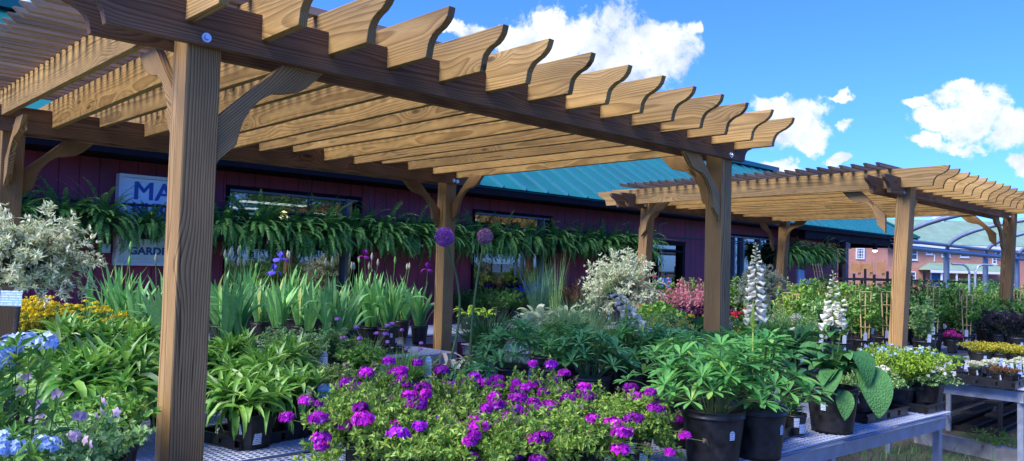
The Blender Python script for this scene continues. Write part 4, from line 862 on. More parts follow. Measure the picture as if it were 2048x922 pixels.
# ---- alliums
def allium(label, pts, r, mat, dry=True, strap=6, potr=.11, ph=.2):
    t = thing('allium', label, 'allium', group='giant alliums'); pot(t, potr, ph, 1, FACE+.6); st, h = MB(), MB(); pts = np.array(pts); st.tubes([pts], np.linspace(.010, .0065, len(pts))[None], 7); c = pts[-1]
    n = 330; i = np.arange(n); zz = 1-2*(i+.5)/n; ph_ = i*2.39996; d = np.stack([np.sqrt(1-zz*zz)*np.cos(ph_), np.sqrt(1-zz*zz)*np.sin(ph_), zz], 1)
    h.tubes(np.stack([np.repeat([c], n, 0), c+d*r*.86], 1), .0007, 3)
    for k in range(3):
        a = norm(np.cross(d, norm(RS.normal(0, 1, d.shape)))); p = c+d*(r*U(.8, 1.06, n))[:, None]; b_ = np.cross(d, a); v = np.stack([p, p+a*.010+b_*.002+d*.004, p+b_*.005+d*.006, p-a*.010+d*.004], 1); h.add(v.reshape(-1, 3), np.arange(n)[:, None]*4+[0, 1, 2, 3])
    st.build('stalk', M['stem'], t, True); h.build('flower_head', P[mat], t)
    m = MB(); k = strap; blades(m, [(0, 0, ph*.95)]*k, np.linspace(0, 6.3, k, endpoint=False)+FACE+.3, U(.4, 1.0, k), U(.28, .4, k), .03, U(2.2, 3.0, k), seg=10, fold=.15, prof='strap'); m.build('withered_leaves', G['dry'], t, True); return t
b1 = B(893, 795); h1 = at('Y', b1[1], 889, 474); h2 = at('Y', B(938, 790)[1], 970, 473); b2 = B(938, 790)
def arc(b, h, bow, n=10):
    e = h-b; k = np.linspace(0, 1, n); s0 = np.array([0, 0, .18]); return [tuple(s0*(1-q)+e*q+np.array(bow)*math.sin(PI*q)) for q in k]
setp(allium('allium with the bright purple globe before the second post', arc(b1, h1, (.12, 0, 0)), .058, 'allium', strap=4), b1)
setp(allium('allium with the dusky pink fading globe and pale withered leaves draped over its pot', arc(b2, h2, (-.03, 0, 0)), .05, 'allium2', strap=9), b2)
# ---- middle herbs
o1 = mound('oregano', 'light green oregano in the round black pot with the blue label', 'oregano', 'oreg', .13, .17, 150, .17, .19, 9, .017, .013, tags=2, group=None, lo=.8, tilt=.8); setp(o1, B(668, 862), .2)
for c in KIDS(o1):
    if c.name.startswith('pot'):
        q = MB(); a = np.linspace(-.16, .16, 5)+FACE+.15; rr = .128; v = []
        for x in a: v += [((rr-.012)*math.cos(x), (rr-.012)*math.sin(x), .05), ((rr)*math.cos(x), (rr)*math.sin(x), .125)]
        q.add(v, [(2*i, 2*i+2, 2*i+3, 2*i+1) for i in range(4)]); q.build('care_label', M['tagb'], c)
stake(o1, -.13, -.06, .13, .07, .14, 'tagb', -.7)
hb = [((600, 792), 'upright catmint with grey-green tips left of the oregano', 1.0), ((655, 770), 'catmint with a white round tag behind the oregano', 1.0), ((720, 800), 'broad-leaved catmint right of the oregano', .95), ((560, 770), 'catmint between the starry plant and the irises', 1.0), ((705, 765), 'catmint under the pink scabious flowers', .9)]
h0 = mound('catmint', 'x', 'catmint', 'lav', .11, .18, 85, .17, .27, 10, .028, .018, group='grey-green catmints', lo=.6, tilt=.3); h0b = mound('catmint', 'x', 'catmint', 'gen', .11, .18, 70, .17, .22, 9, .035, .024, group='grey-green catmints')
for i, (p, lb_, s_) in enumerate(hb):
    src = h0 if i in (0, 1, 3) else h0b
    if i in (0, 2): setp(src, B(*p), 0, s_); src['label'] = lb_
    else: dup(src, tuple(B(*p)), U(0, 6), lb_, s_)
stake(h0, .1, -.1, .2, .06, .1, 'tagw'); stake(h0b, .1, -.12, .16, .045, .09, 'tagw')
def grassy(label, r, ph, n, Ln, leaf, el=(.9, 1.5), dr=(.2, 1.2), W=.006, cat='grass plant', name='grass_plant', group=None, prof='taper', tags=1):
    t = thing(name, label, cat, group=group); pot(t, r, ph, tags, FACE); m = MB(); a = U(0, 6.3, n); q = r*.75*np.sqrt(U(0, 1, n)); blades(m, np.stack([q*np.cos(a), q*np.sin(a), np.full(n, ph*.93)], 1), a+U(-.6, .6, n), U(*el, n), Ln*U(.55, 1.1, n), W, U(*dr, n), seg=5, thin=W < .008, prof=prof); m.build('leaves', G[leaf], t, True); return t
def scab(t, n, Hs, mat, r=.016, spread=.18):
    st, f = MB(), MB(); a = U(0, 6.3, n); x = spread*U(.3, 1, n); e = np.stack([x*np.cos(a), x*np.sin(a), Hs*U(.8, 1.15, n)], 1); b = e*[.15, .15, 0]+[0, 0, .18]; k = np.linspace(0, 1, 5)[None, :, None]
    pts = b[:, None]*(1-k)+e[:, None]*k; pts[:, :, :2] *= (.6+.4*k); st.tubes(pts, .0018, 4); head_parts(t, 'flower', P[mat], pts[:, -1], r, 55, .009, .55); st.build('flower_stems', M['stem'], t)
g1 = grassy('light green scabious with thread-like leaves, left of the alliums', .13, .18, 420, .24, 'lance', (.5, 1.5), (.2, 1.3), .007, 'scabious', 'scabious'); setp(g1, B(805, 812)); scab(g1, 5, .42, 'pinkl', .009)
g2 = grassy('scabious with small pink pincushion flowers over the catmints', .11, .18, 200, .2, 'lav', (.5, 1.5), (.2, 1.3), .006, 'scabious', 'scabious'); setp(g2, B(735, 775)); scab(g2, 9, .42, 'pinkl', .017, .26)
stake(g1, .17, -.03, .17, .04, .13, 'tagb', -.8, .1)
setp(grassy('dense dark green grass-leaved clump behind the pink allium', .13, .18, 420, .42, 'grass', (.85, 1.5), (.3, 1.2), .009, prof='strap'), B(975, 752))
lv = grassy('x', .13, .2, 520, .42, 'lav', (.8, 1.55), (.1, .9), .006, 'lavender', 'lavender', 'lavenders without blooms')
for i, (px, py, s_, lb_) in enumerate(((1090, 760, 1.0, 'left lavender of the group in front of the striped hostas'), (1165, 765, 1.05, 'middle lavender with its pot rim and round tag showing'), (1235, 755, 1.0, 'right lavender of the group below the white willow bush'), (1140, 725, 1.1, 'lavender at the back of its group'), (1290, 745, .95, 'lavender beside the leaning white foxglove'))):
    if i == 0: setp(lv, B(px, py), 0, s_); lv['label'] = lb_
    else: dup(lv, tuple(B(px, py)), U(0, 6), lb_, s_)
# ---- left: amsonia, columbine
am = mound('amsonia', 'blue star-flowered amsonia at the left edge of the picture', 'amsonia', 'gen', .11, .2, 14, .14, .34, 9, .06, .018, fl='blue', nf=7, fr=.028, nfl=34, fs=.0125, flat=1.2, dome=.15, lo=.75)
setp(am, far(40, 735, 2.35)-np.array([0, 0, .55]), 0, 1.18)
am2 = dup(am, tuple(far(5, 850, 2.0)-np.array([0, 0, .55])), 2.0, 'lower blue amsonia cut by the bottom left corner', .8)
cl = mound('columbine', 'columbine with pale pink and white flowers at the bottom left', 'columbine', 'lav', .12, .2, 90, .2, .16, 8, .026, .022, tags=2, jit=.9, tilt=.3)
setp(cl, far(175, 905, 2.6)-np.array([0, 0, .2]), 0)
mf, ms_ = MB(), MB(); 
for (x, y, z) in ((-.16, .02, .36), (-.12, -.08, .42), (-.2, -.02, .47), (-.05, -.05, .35), (-.14, .08, .4)): 
    for q in range(2): petals(mf, np.array([x, y, z])+U(-.02, .02, 3), (U(-.8, .5), -1, U(-.3, .8)), .019, .014, 5, .5)
    ms_.tubes([[(0, 0, .18), (x*.6, y*.6, z*.75), (x, y, z)]], .0018, 4)
mf.build('flowers', P['palepink'], cl, True); ms_.build('flower_stems', M['stem'], cl)
cl2 = dup(cl, tuple(far(95, 930, 2.35)-np.array([0, 0, .2])), 2.2, 'second columbine in the bottom left corner, in front of the first', .9)
cl3 = dup(h0b, tuple(far(215, 862, 2.9)-np.array([0, 0, .2])), 1.2, 'low feathery green plant behind the columbines', 1.0)

for o_ in (am, am2, cl, cl2, cl3): o_.location.z = TZ

# ---- variegated willows
def willow(name, label, cat, ctr, rad, base, n=200, stemh=True, lL=.034, grp='variegated willow bushes', cr=3):
    t = thing(name, label, cat, tuple(base), 0, grp); c = np.array(ctr)-np.array(base); ml, ms = MB(), MB()
    d = norm(RS.normal(0, 1, (n, 3))); d[:, 2] = np.where(d[:, 2] < -.55, -d[:, 2], d[:, 2]); e = c+d*rad*U(.6, 1.25, (n, 1))*[1, 1, .95]; b = c+d*rad*.12-[0, 0, rad*.25]
    k = np.linspace(0, 1, 5)[None, :, None]; ms.tubes(b[:, None]*(1-k)+e[:, None]*k+np.array([0, 0, 1])*(.12*rad*np.sin(PI*k)), np.linspace(.004, .0012, 5)[None], 3)
    per = 8; tt = U(.3, 1, (n, per)); tt[:, 0] = 1; T = tt[..., None]; lp = b[:, None]*(1-T)+e[:, None]*T+np.array([0, 0, 1])*(.12*rad*np.sin(PI*T)); tg = np.repeat(norm(e-b)[:, None], per, 1)
    lp = np.repeat(lp.reshape(-1, 3), cr+1, 0); tg = np.repeat(tg.reshape(-1, 3), cr+1, 0); rv = norm(np.cross(tg, norm(RS.normal(0, 1, lp.shape)))); leaves(ml, lp, norm(rv*.9+tg*.7), lL*U(.6, 1.15, len(lp)), lL*.3, jit=.6)
    ms.tubes([[(0, 0, .15), (c[0]*.5, c[1]*.5, c[2]*.5), tuple(c-[0, 0, rad*.2])]], .012, 6); pot(t, .13, .24, 1, FACE); ms.build('branches', M['trunk'], t); ml.build('leaves', G['willow'], t); return t
c0 = far(45, 533, 3.9); b0 = np.array([c0[0]-.03, c0[1]+.05, TZ]); wl = willow('willow_bush', 'large creamy white variegated willow standard at the left edge', 'willow', c0, .29, b0, 270, lL=.04)
k = MB(); k.box(-.05, .05, -.003, 0, .0, .07); o = k.build('care_label', M['tagb'], wl); o.location = tuple(far(22, 612, 3.6)-b0); o.rotation_euler = (0, 0, FACE+PI/2)
k = MB(); k.tubes([[(.03, 0, .2), (.03, 0, .85)]], .007, 6); k.build('stake', M['zinc'], wl, True)
c1 = np.array([7.55, 3.05, 1.22]); willow('willow_bush', 'cream white willow bush in front of the far pergola back post', 'willow', at('Y', 3.1, 1240, 585), .47, at('Z', TZ, 1245, 660)*[1, 0, 1]+[0, 3.1, 0], 330, lL=.058)
willow('willow_bush', 'smaller variegated willow behind the tall white foxglove', 'willow', at('Y', 3.2, 1525, 585), .38, np.array([at('Y', 3.2, 1525, 585)[0], 3.2, TZ]), 220, lL=.06)

# ---- hanging ferns along the wall
def fern(label):
    t = thing('hanging_fern', label, 'hanging fern', group='fern baskets hanging along the wall pipe'); m, st = MB(), MB(); n = 150
    a = U(0, 6.3, n); el = U(.0, 1.55, n); Ln = U(.3, .6, n); dr = U(.7, 2.7, n); k = np.linspace(0, 1, 9); ang = el[:, None]-dr[:, None]*k**1.2; s = Ln[:, None]/8
    rr = np.concatenate([np.zeros((n, 1)), np.cumsum(np.cos(ang[:, 1:])*s, 1)], 1); zz = np.concatenate([np.zeros((n, 1)), np.cumsum(np.sin(ang[:, 1:])*s, 1)], 1)
    pts = np.stack([rr*np.cos(a)[:, None]+.05*np.cos(a)[:, None], rr*np.sin(a)[:, None]+.05*np.sin(a)[:, None], zz-.18], -1); st.tubes(pts, .0016, 3)
    per = 26; f = np.linspace(.08, .98, per); idx = f*8; i0 = np.minimum(idx.astype(int), 7); fr = (idx-i0)[None, :, None]; p = pts[:, i0]*(1-fr)+pts[:, i0+1]*fr; tg = norm(pts[:, i0+1]-pts[:, i0])
    sd = np.stack([-np.sin(a), np.cos(a), 0*a], 1)[:, None]+0*tg; w_ = (.04*np.sin(PI*(f*.85+.12))**.7)[None, :, None]*U(.8, 1.1, (n, 1, 1))
    for sg_ in (-1, 1):
        q = norm(sd*sg_+tg*.45+RS.normal(0, .12, p.shape)-[0, 0, .15]); hw = tg*.0052
        v = np.stack([p-hw, p+q*w_*.55-hw*1.05, p+q*w_, p+q*w_*.5+hw*1.1, p+hw], 3).transpose(0, 1, 3, 2).reshape(-1, 3); i = np.arange(n*per)[:, None]*5; m.add(v, i+[0, 1, 3, 4]); m.V[-1] = m.V[-1]; m.add(v, i+[1, 2, 3])
    q = MB(); q.lathe([(.07, -.36), (.08, -.36), (.115, -.2), (.122, -.2), (.122, -.185), (.1, -.19)], 18); q.build('basket_pot', M['pot'], t, True)
    st.build('frond_stems', M['stem'], t); m.build('fronds', G['fern'], t)
    q = MB(); 
    for k_ in range(3): q.tubes([[(.115*math.cos(k_*2.1), .115*math.sin(k_*2.1), -.19), (0, 0, .0), (0, 0, .06)]], .002, 4)
    q.build('hanger', M['black'], t); q = MB(); q.box(-.014, .014, -.135, -.133, -.3, -.27); q.build('price_label', M['tagw'], t); return t
F = [fern('x'), fern('x'), fern('x')]
fx = [1.25, 1.72, 2.14, 2.58, 3.02, 3.45, 3.92, 4.4, 4.86, 5.3, 5.8, 6.34, 6.9, 7.5, 8.1, 8.72, 9.36, 10.0, 10.66, 11.3, 11.85]
for i, x in enumerate(fx):
    lb_ = ORD[i]+' hanging fern basket counting from the left along the pipe on the maroon wall'; p = (x+U(-.05, .05), 6.1, (2.0 if not 2.3 < x < 3.2 else 1.93)+.009*(x-1)); s_ = U(.95, 1.25) if not 2.3 < x < 3.2 else .78
    if i < 3: setp(F[i], p, U(0, 6), s_); F[i]['label'] = lb_
    else: dup(F[i % 3], p, U(0, 6), lb_, s_)
for i, x in enumerate((17.75, 18.5, 19.2, 19.9)):
    dup(F[i % 3], (x, 6.1, 2.0+.009*(x-1)-.02), U(0, 6), ORD[i]+' of the four ferns hanging under the porch roof right of the shop windows', 1.15)

# ---- yellow spurge, dark pots at the sign wall
y1 = mound('spurge', 'golden yellow spurge mound left of the irises, nearest the left edge', 'spurge', 'yelg', .14, .2, 130, .25, .26, 7, .024, .012, fl='yellow', nf=80, fr=.016, nfl=14, fs=.008, group='yellow spurges'); setp(y1, B(62, 735), 0, 1.25)
y2 = mound('spurge', 'green-leaved spurge with flat yellow flower heads beside the golden mound', 'spurge', 'gen', .14, .2, 110, .3, .24, 8, .03, .012, fl='yellow', nf=60, fr=.022, nfl=20, fs=.009, group='yellow spurges', flat=.3); setp(y2, B(150, 735), 0, 1.2)
dup(y2, tuple(B(205, 728)), 2.0, 'spurge with yellow heads next to the leafy iris', .85)
dk = mound('dark_sedum', 'dark plum stonecrop behind the yellow spurge', 'stonecrop', 'darkp', .12, .18, 80, .2, .12, 6, .03, .02, group='dark stonecrops'); setp(dk, B(135, 686), 0)
dup(dk, tuple(B(185, 684)), 1.0, 'dark plum stonecrop nearest the sparse iris', .9)
# ---- middle distance: striped hostas, ferns, lobelia, bronze shrubs
def hosta(label, leaf='host', n=34, Rl=.2, W=.075, r=.11, ph=.17, group='hostas', cat='hosta', s_=1):
    t = thing('hosta', label, cat, group=group); pot(t, r, ph, 1, FACE); m = MB(); bigleaf(m, n, ph*.9, Rl, W, (.3, 1.35), (.6, 1.8)); m.build('leaves', G[leaf], t, True); return t
hs_ = hosta('striped cream and green hosta at the left end of the middle bench'); setp(hs_, B(1050, 690), 0, 1.1)
for i, (px, py) in enumerate(((1085, 682), (1118, 680), (1150, 676), (1070, 672), (1130, 668))): dup(hs_, tuple(B(px, py)), U(0, 6), ['striped hosta second from the left behind the lavenders', 'striped hosta third from the left behind the lavenders', 'striped hosta nearest the white willow bush', 'striped hosta in the back row on the left', 'striped hosta in the back row on the right'][i], U(.95, 1.2))
lh = hosta('bright lime hosta in front of the low shop window', 'lime', 20, .2, .06); setp(lh, B(935, 658), 0, 1.0); dup(lh, tuple(B(972, 656)), 1.0, 'green hosta right of the bright lime one', .9)
bz = mound('shade_shrub', 'x', 'shrub', 'gend', .12, .2, 80, .32, .42, 10, .045, .016, group='dark leafy shrubs below the shop window', lo=.5)
bz2 = mound('shade_shrub', 'x', 'shrub', 'redb', .12, .2, 80, .32, .42, 10, .045, .014, group='dark leafy shrubs below the shop window', lo=.5)
bz3 = mound('shade_shrub', 'x', 'shrub', 'gen', .12, .2, 80, .32, .42, 10, .05, .02, group='dark leafy shrubs below the shop window', lo=.5)
used = set()
for i, (src, px, py, lb_, s_) in enumerate(((bz, 925, 640, 'dark fern-leaved shrub behind the bright lime hosta', .9), (bz3, 965, 642, 'mid green shrub under the white globe flower reflection', .9), (bz, 1000, 645, 'dark leafy shrub left of the tall blades', .95), (bz2, 1120, 636, 'bronze leaved shrub at the end of the fern row', 1.1), (bz2, 1150, 640, 'bronze and green shrub touching the white willow', 1.1), (bz3, 1030, 640, 'green shrub under the notices of the low window', .9))):
    if src not in used: used.add(src); setp(src, B(px, py), 0, s_); src['label'] = lb_
    else: dup(src, tuple(B(px, py)), U(0, 6), lb_, s_)
lob = mound('lobelia', 'deep blue lobelia below the parked car reflection', 'lobelia', 'gend', .12, .18, 90, .26, .42, 7, .02, .01, fl='violet', nf=70, fr=.02, nfl=14, fs=.012, group='blue lobelias', lo=.4); setp(lob, B(1062, 640), 0, 1.15)
dup(lob, tuple(B(1092, 636)), 2.0, 'blue lobelia right of the deep blue one', 1.1)
setp(grassy('tall blue-green reed grass behind the striped hostas', .12, .2, 240, .75, 'blueg', (1.2, 1.56), (.05, .4), .01), B(1078, 662)); setp(grassy('thin wheat-coloured grass with upright seed stalks', .1, .2, 70, .95, 'lav', (1.3, 1.57), (.02, .2), .007), B(1110, 652))
setp(grassy('blue flax-like grass left of the white willow bush', .12, .2, 200, .6, 'blueg', (1.2, 1.56), (.05, .5), .009), B(1190, 672))
# ---- lime, heucheras, red flowers left of the thick post
lm = mound('lime_heuchera', 'fresh lime green coral bells right of the white willow bush', 'coral bells', 'lime', .13, .2, 60, .26, .26, 6, .06, .06, group='green coral bells', jit=.8); setp(lm, at('Z', TZ, 1322, 672), 0, 1.0)
l2_ = mound('lime_heuchera', 'mid green coral bells below the lime green ones', 'coral bells', 'gen', .13, .2, 60, .26, .26, 6, .055, .05, group='green coral bells', jit=.8); setp(l2_, B(1312, 690), 0, 1.1)
def heuch(label, fcol='pink', nf=60):
    t = thing('coral_bells', label, 'coral bells', group='purple coral bells with pink sprays'); pot(t, .12, .18, 1, FACE); ml, ms, mf = MB(), MB(), MB(); stemmy(ml, ms, 60, .26, .2, 6, .06, .06, z0=.17, r0=.08, whorl=2, jit=.9)
    e, d = stemmy(MB(), ms, 26, .2, .5, 1, .01, .01, z0=.2, r0=.05, rad=.002, lo=.6)
    c = np.concatenate([e-[0, 0, q] for q in (0, .03, .06, .09, .12)])+RS.normal(0, .012, (130, 3)); heads(mf, c, .008, 7, .011, 1); ms.build('stems', M['stemred'], t); ml.build('leaves', G['heuch'], t); mf.build('flowers', P[fcol], t); return t
hu = heuch('purple-leaved coral bells with pink sprays beside the shop door'); setp(hu, B(1352, 668), 0, 1.1)
for i, (px, py) in enumerate(((1386, 664), (1405, 672), (1372, 678), (1340, 680), (1425, 668))): dup(hu, tuple(B(px, py)), U(0, 6), ['purple coral bells with the palest pink sprays left of the thick post', 'purple coral bells touching the thick post', 'purple coral bells in the front of their group', 'purple coral bells near the mid green ones', 'purple coral bells hidden behind the thick post'][i], 1.15)
cy = mound('coreopsis', 'yellow-flowered coreopsis just left of the thick middle post', 'coreopsis', 'lav', .12, .2, 60, .2, .32, 7, .03, .01, fl='yellow', nf=26, fr=.028, nfl=22, fs=.018, flat=.5, lo=.55, group='yellow coreopsis'); setp(cy, at('Z', TZ, 1388, 742), 0, 1)
dup(cy, tuple(B(1485, 705)), 1.0, 'coreopsis glimpsed right of the thick middle post', .65); dup(cy, tuple(B(1312, 728)), 2.0, 'coreopsis with one lone yellow head beside the white foxglove', .85)
ga = mound('red_flowers', 'red-flowered plant seen between the tall foxglove and the thick post', 'red flowers', 'gend', .12, .18, 60, .22, .35, 6, .04, .03, fl='red', nf=22, fr=.035, nfl=24, fs=.02); setp(ga, B(1478, 676), 0, .75)
# ---- general filler behind the lupines and foxgloves (second row, right)
pg = mound('flowering_herb', 'x', 'green herb', 'gen', .12, .2, 75, .24, .34, 9, .045, .02, group='leafy green herbs behind the foxgloves', lo=.55)
pgl = mound('flowering_herb', 'x', 'green herb', 'lav', .12, .2, 85, .22, .36, 9, .035, .012, group='leafy green herbs behind the foxgloves', lo=.55)
L3 = [(pg, 1540, 760, 'leafy herb between the two white foxgloves'), (pgl, 1600, 745, 'grey-green herb in front of the trellis vines'), (pg, 1450, 770, 'leafy herb hidden at the foot of the thick post'), (pgl, 1545, 720, 'grey-green herb at the foot of the far pergola rear post'), (pgl, 1500, 740, 'grey-green herb behind the tall foxglove'), (pg, 1290, 770, 'leafy herb right of the lavender pots'), (pg, 1230, 790, 'leafy herb between lavender and lupine'), (pgl, 1350, 770, 'grey-green herb left of the thick post')]
used = set()
for src, px, py, lb_ in L3:
    if src not in used: used.add(src); setp(src, B(px, py), 0, 1); src['label'] = lb_
    else: dup(src, tuple(B(px, py)), U(0, 6), lb_, U(.85, 1.1))
# ---- right end of the front bench
bc = mound('bacopa', 'white-flowered bacopa spilling over the left of its tray', 'bacopa', 'lav', .1, .13, 170, .2, .15, 10, .017, .012, fl='white', nf=34, fr=.012, nfl=9, fs=.011, group='white bacopas and lime herbs', dome=.9, lo=.6, jit=.9, square=True)
pB = B(1770, 838); setp(bc, pB+[-.12, .12, .05], 0)
dup(bc, tuple(pB+[.2, .14, .05]), 1.5, 'white bacopa in the middle of the tray on the front bench', .98); dup(bc, tuple(B(1862, 815)+[0, .02, .04]), 3.2, 'white bacopa at the right corner of the front bench', 1.0)
lc = mound('lime_herb', 'bright lime foliage behind the white bacopa, left clump', 'lime herb', 'lime', .1, .14, 170, .22, .27, 9, .024, .014, fl='blue', nf=8, fr=.01, nfl=8, fs=.009, group='white bacopas and lime herbs', jit=.9, square=True); setp(lc, B(1745, 815), 0)
for px, py, lb_ in ((1795, 812, 'bright lime foliage in the middle, above the bacopa'), (1845, 812, 'bright lime foliage at the bench corner'), (1765, 780, 'bright lime foliage nearest the far pergola front post')): dup(lc, tuple(B(px, py)), U(0, 6), lb_, U(.9, 1.05))
a_t = R(-4.5)
tray('long black tray under the white bacopas', pB+[-.28, 0, 0], .56, .3, a_t); tray('short black tray at the right corner of the front bench', B(1856, 824)+[-.1, -.03, 0], .26, .28, a_t)
tray('small empty black carrier tray between lupine and foxglove', B(1545, 893), .38, .2, R(8)); sp = mound('seedling', 'small half-empty pot with a white label in the carrier tray', 'small pot', 'gend', .06, .11, 14, .09, .1, 4, .03, .02, tags=2); setp(sp, B(1590, 872)+[0, 0, .014], 0)
# ---- right hand bench: succulents and small pots
def sq(label, leaf, Rr=.08, Hh=.06, n=60, r=.06, ph=.085, lL=.014, lW=.01, fl=None, group='small square pots on the right bench'):
    return mound('succulent_pot', label, 'small pot', leaf, r, ph, n, Rr, Hh, 6, lL, lW, square=True, group=group, fl=fl, nf=30 if fl else 0, fr=.01, nfl=8, fs=.007, jit=1.0)
s1 = sq('small square pot of pale succulent standing alone left of the seed tray', 'gend'); setp(s1, B(1916, 740), .4); stake(s1, 0, -.03, .09, .05, .05, 'tagw', -.8, -.6)
s2 = sq('square pot of cream white stonecrop at the left end of the big tray', 'cream', lL=.012, fl='cream'); ptr = B(1885, 756)
tr = tray('large black cell tray at the front left of the right bench', B(1893, 763)+[0, -.5, 0], .42, 1.0, 0, .06)
tl = [at('Z', TZ+.06, *q) for q in ((1957, 742), (1980, 748), (2005, 745))]
setp(s2, at('Z', TZ+.02, 1952, 755)); 
for i, (px, py) in enumerate(((1978, 752), (1998, 748), (2030, 752), (2045, 745))): dup(s2, tuple(at('Z', TZ+.02, px, py)), U(0, 1), 'cream stonecrop pot, '+ORD[i+1]+' from the left on the big tray', 1)
s3 = sq('square pot of coral red stonecrop at the front of the big tray', 'redb', lL=.014); s3.children if 0 else None; setp(s3, at('Z', TZ+.02, 1998, 765)); dup(s3, tuple(at('Z', TZ+.02, 2022, 768)), 1, 'second coral red stonecrop pot, right of the first', 1)
yg = mound('golden_sedum', 'low golden yellow stonecrop mat behind the white plant tags', 'stonecrop', 'yelg', .13, .1, 120, .24, .12, 6, .018, .012, jit=1, group='golden stonecrops'); setp(yg, B(1962, 722), 0); dup(yg, tuple(B(2002, 724)), 1, 'golden stonecrop mat right of the first, behind the tags', 1); dup(yg, tuple(B(2040, 728)), 2, 'golden stonecrop mat at the right edge of the picture', 1)
for i in range(13):
    px = 1972+i*6.5+random.uniform(-2, 2); p = at('Z', TZ+.07, px, 741+random.uniform(-5, 5)); q = MB(); h = random.uniform(.09, .125); q.box(-.012, .012, -.001, .001, 0, h); o = q.build('plant_tag', M['tagb' if i % 3 else 'tagw']); o.location = tuple(p-np.array([0, 0, .03])); o.rotation_euler = (random.uniform(-.15, .15), random.uniform(-.1, .1), FACE+PI/2+random.uniform(-.3, .3))
    tag(o, 'pale upright plant tag stuck among the stonecrop pots on the right bench', 'plant tag', 'row of pale plant tags')
vh = hosta('small yellow-edged hosta in front of the far pergola post', 'host', 26, .13, .035, .07, .08, 'small edged hostas'); setp(vh, B(1808, 742), 0); dup(vh, tuple(B(1828, 738)), 1.2, 'small yellow-edged hosta right of the far pergola post', 1)
# ---- trellis vines
def vine(label, trellis=True, leaf='gen', fcol=None, Hh=.62, seed=0, group='potted vines and shrubs beyond'):
    t = thing('trellis_vine', label, 'trellis vine', group=group); pot(t, .12, .2, 1, FACE); ml, ms = MB(), MB()
    e, d = stemmy(ml, ms, 34, .2, Hh, 14, .055, .034, z0=.19, r0=.06, whorl=2, rad=.002, dome=.3, lo=.45, jit=.9, start=.1); ms.build('stems', M['stemred'], t); ml.build('leaves', G[leaf], t)
    if fcol:
        f = MB()
        for i in range(3): petals(f, e[i]*[1, 1, 1]+[0, -.04, 0], (-.6, -1, .5), .035, .024, 7, .15)
        f.build('flowers', P[fcol], t, True)
    if trellis:
        q = MB(); aa = FACE+PI/2; ax = np.array([math.cos(aa), math.sin(aa), 0]); fr = np.array([math.cos(FACE), math.sin(FACE), 0])*.1
        for k in (-1, 0, 1): q.tubes([[tuple(fr+ax*.035*k+[0, 0, .12]), tuple(fr+ax*.062*k+[0, 0, .12+Hh*.92])]], .0075, 5)
        for z in (.32, .55, .7): q.tubes([[tuple(fr*1.08-ax*.06+[0, 0, z]), tuple(fr*1.08+ax*.06+[0, 0, z])]], .005, 5)
        q.build('bamboo_trellis', M['bamboo'], t, True)
    stake(t, -.09, -.08, .18, .04, .09, 'tagw', FACE+PI/2); return t
VV = [vine('x'), vine('x', True, 'lime'), vine('x', False, 'gen'), vine('x', False, 'gend', 'rose'), vine('x', True, 'gend'), vine('x', False, 'lav', None, .5)]
names = ['vine with three bamboo canes just left of the far pergola front post', 'vine with a lattice of bamboo, left of the far front post', 'lime-leaved vine left of the leaning trellis', 'dark-leaved vine right of the far front post with a magenta clematis flower', 'vine with an upright bamboo ladder right of the far front post', 'vine with two canes leaning apart right of the ladder trellis']
near = [(0, 1722, 712), (4, 1765, 706), (1, 1690, 690), (3, 1835, 690), (0, 1862, 700), (4, 1905, 692), (2, 1680, 720), (2, 1880, 682), (5, 1848, 716), (0, 1930, 700), (2, 1790, 690), (1, 1645, 690), (4, 1625, 680), (5, 1640, 720), (1, 1590, 700), (0, 1575, 690), (2, 1610, 715), (1, 1600, 668), (4, 1655, 668)]
nl = names+['bushy green vine left of the cluster behind the big foxglove leaves', 'bushy vine behind the magenta clematis', 'low grey-green shrub right of the far front post', 'vine with bamboo canes near the small rose-pink flower', 'bushy vine directly behind the far front post', 'yellow-green vine behind the second foxglove', 'dark vine with bamboo canes behind the second foxglove', 'grey-green shrub next to the second foxglove bells', 'yellow-green vine right of the far pergola rear post', 'vine with bamboo canes hard against the far rear post', 'bushy green vine right of the second foxglove', 'yellow-green vine under the porch ferns', 'dark vine under the porch post']
used = set()
for i, (v, px, py) in enumerate(near):
    if v not in used: used.add(v); setp(VV[v], B(px, py), 0, 1); VV[v]['label'] = nl[i]
    else: dup(VV[v], tuple(B(px, py)), U(-.4, .4), nl[i], U(.9, 1.1))
gi = 0
for (x0, x1, y0, y1, dx, dy) in ((8.7, 12.0, .9, 1.6, .42, .5), (13.1, 18.2, .4, 2.3, .5, .55), (12.8, 17.6, 3.4, 4.7, .5, .55), (9.0, 12.0, 4.0, 5.0, .55, .6)):
    y = y0
    while y < y1:
        x = x0
        while x < x1:
            v = random.choice([0, 1, 2, 2, 3, 4, 5, 2]); q = dup(VV[v], (x+U(-.1, .1), y+U(-.1, .1), TZ), U(-.5, .5), 'leafy potted climber in the dense rows of the far benches', U(.75, 1.02), 'climbers in the dense far rows'); x += dx
        y += dy
fp = far(1880, 612, 9.3); 
pe = mound('peony', 'x', 'bushy plant', 'gen', .14, .22, 90, .34, .36, 9, .06, .03, group='bushy plants on the far right bench', lo=.6, jit=.9); pe2 = mound('smoke_bush', 'dark smoky-leaved bush at the right edge', 'bushy plant', 'darkp', .14, .2, 90, .36, .3, 9, .045, .025, group='bushy plants on the far right bench', jit=.9)
rp = mound('red_flower_pot', 'small pot with a rose-red flower behind the right bench', 'flower pot', 'gend', .08, .2, 20, .1, .12, 5, .04, .02, fl='rose', nf=10, fr=.05, nfl=40, fs=.03, group='rose-red flowers'); setp(rp, B(1932, 690), 0); dup(rp, tuple(B(1905, 706)), 1, 'lower rose-red flower left of the bushy plants', .8)
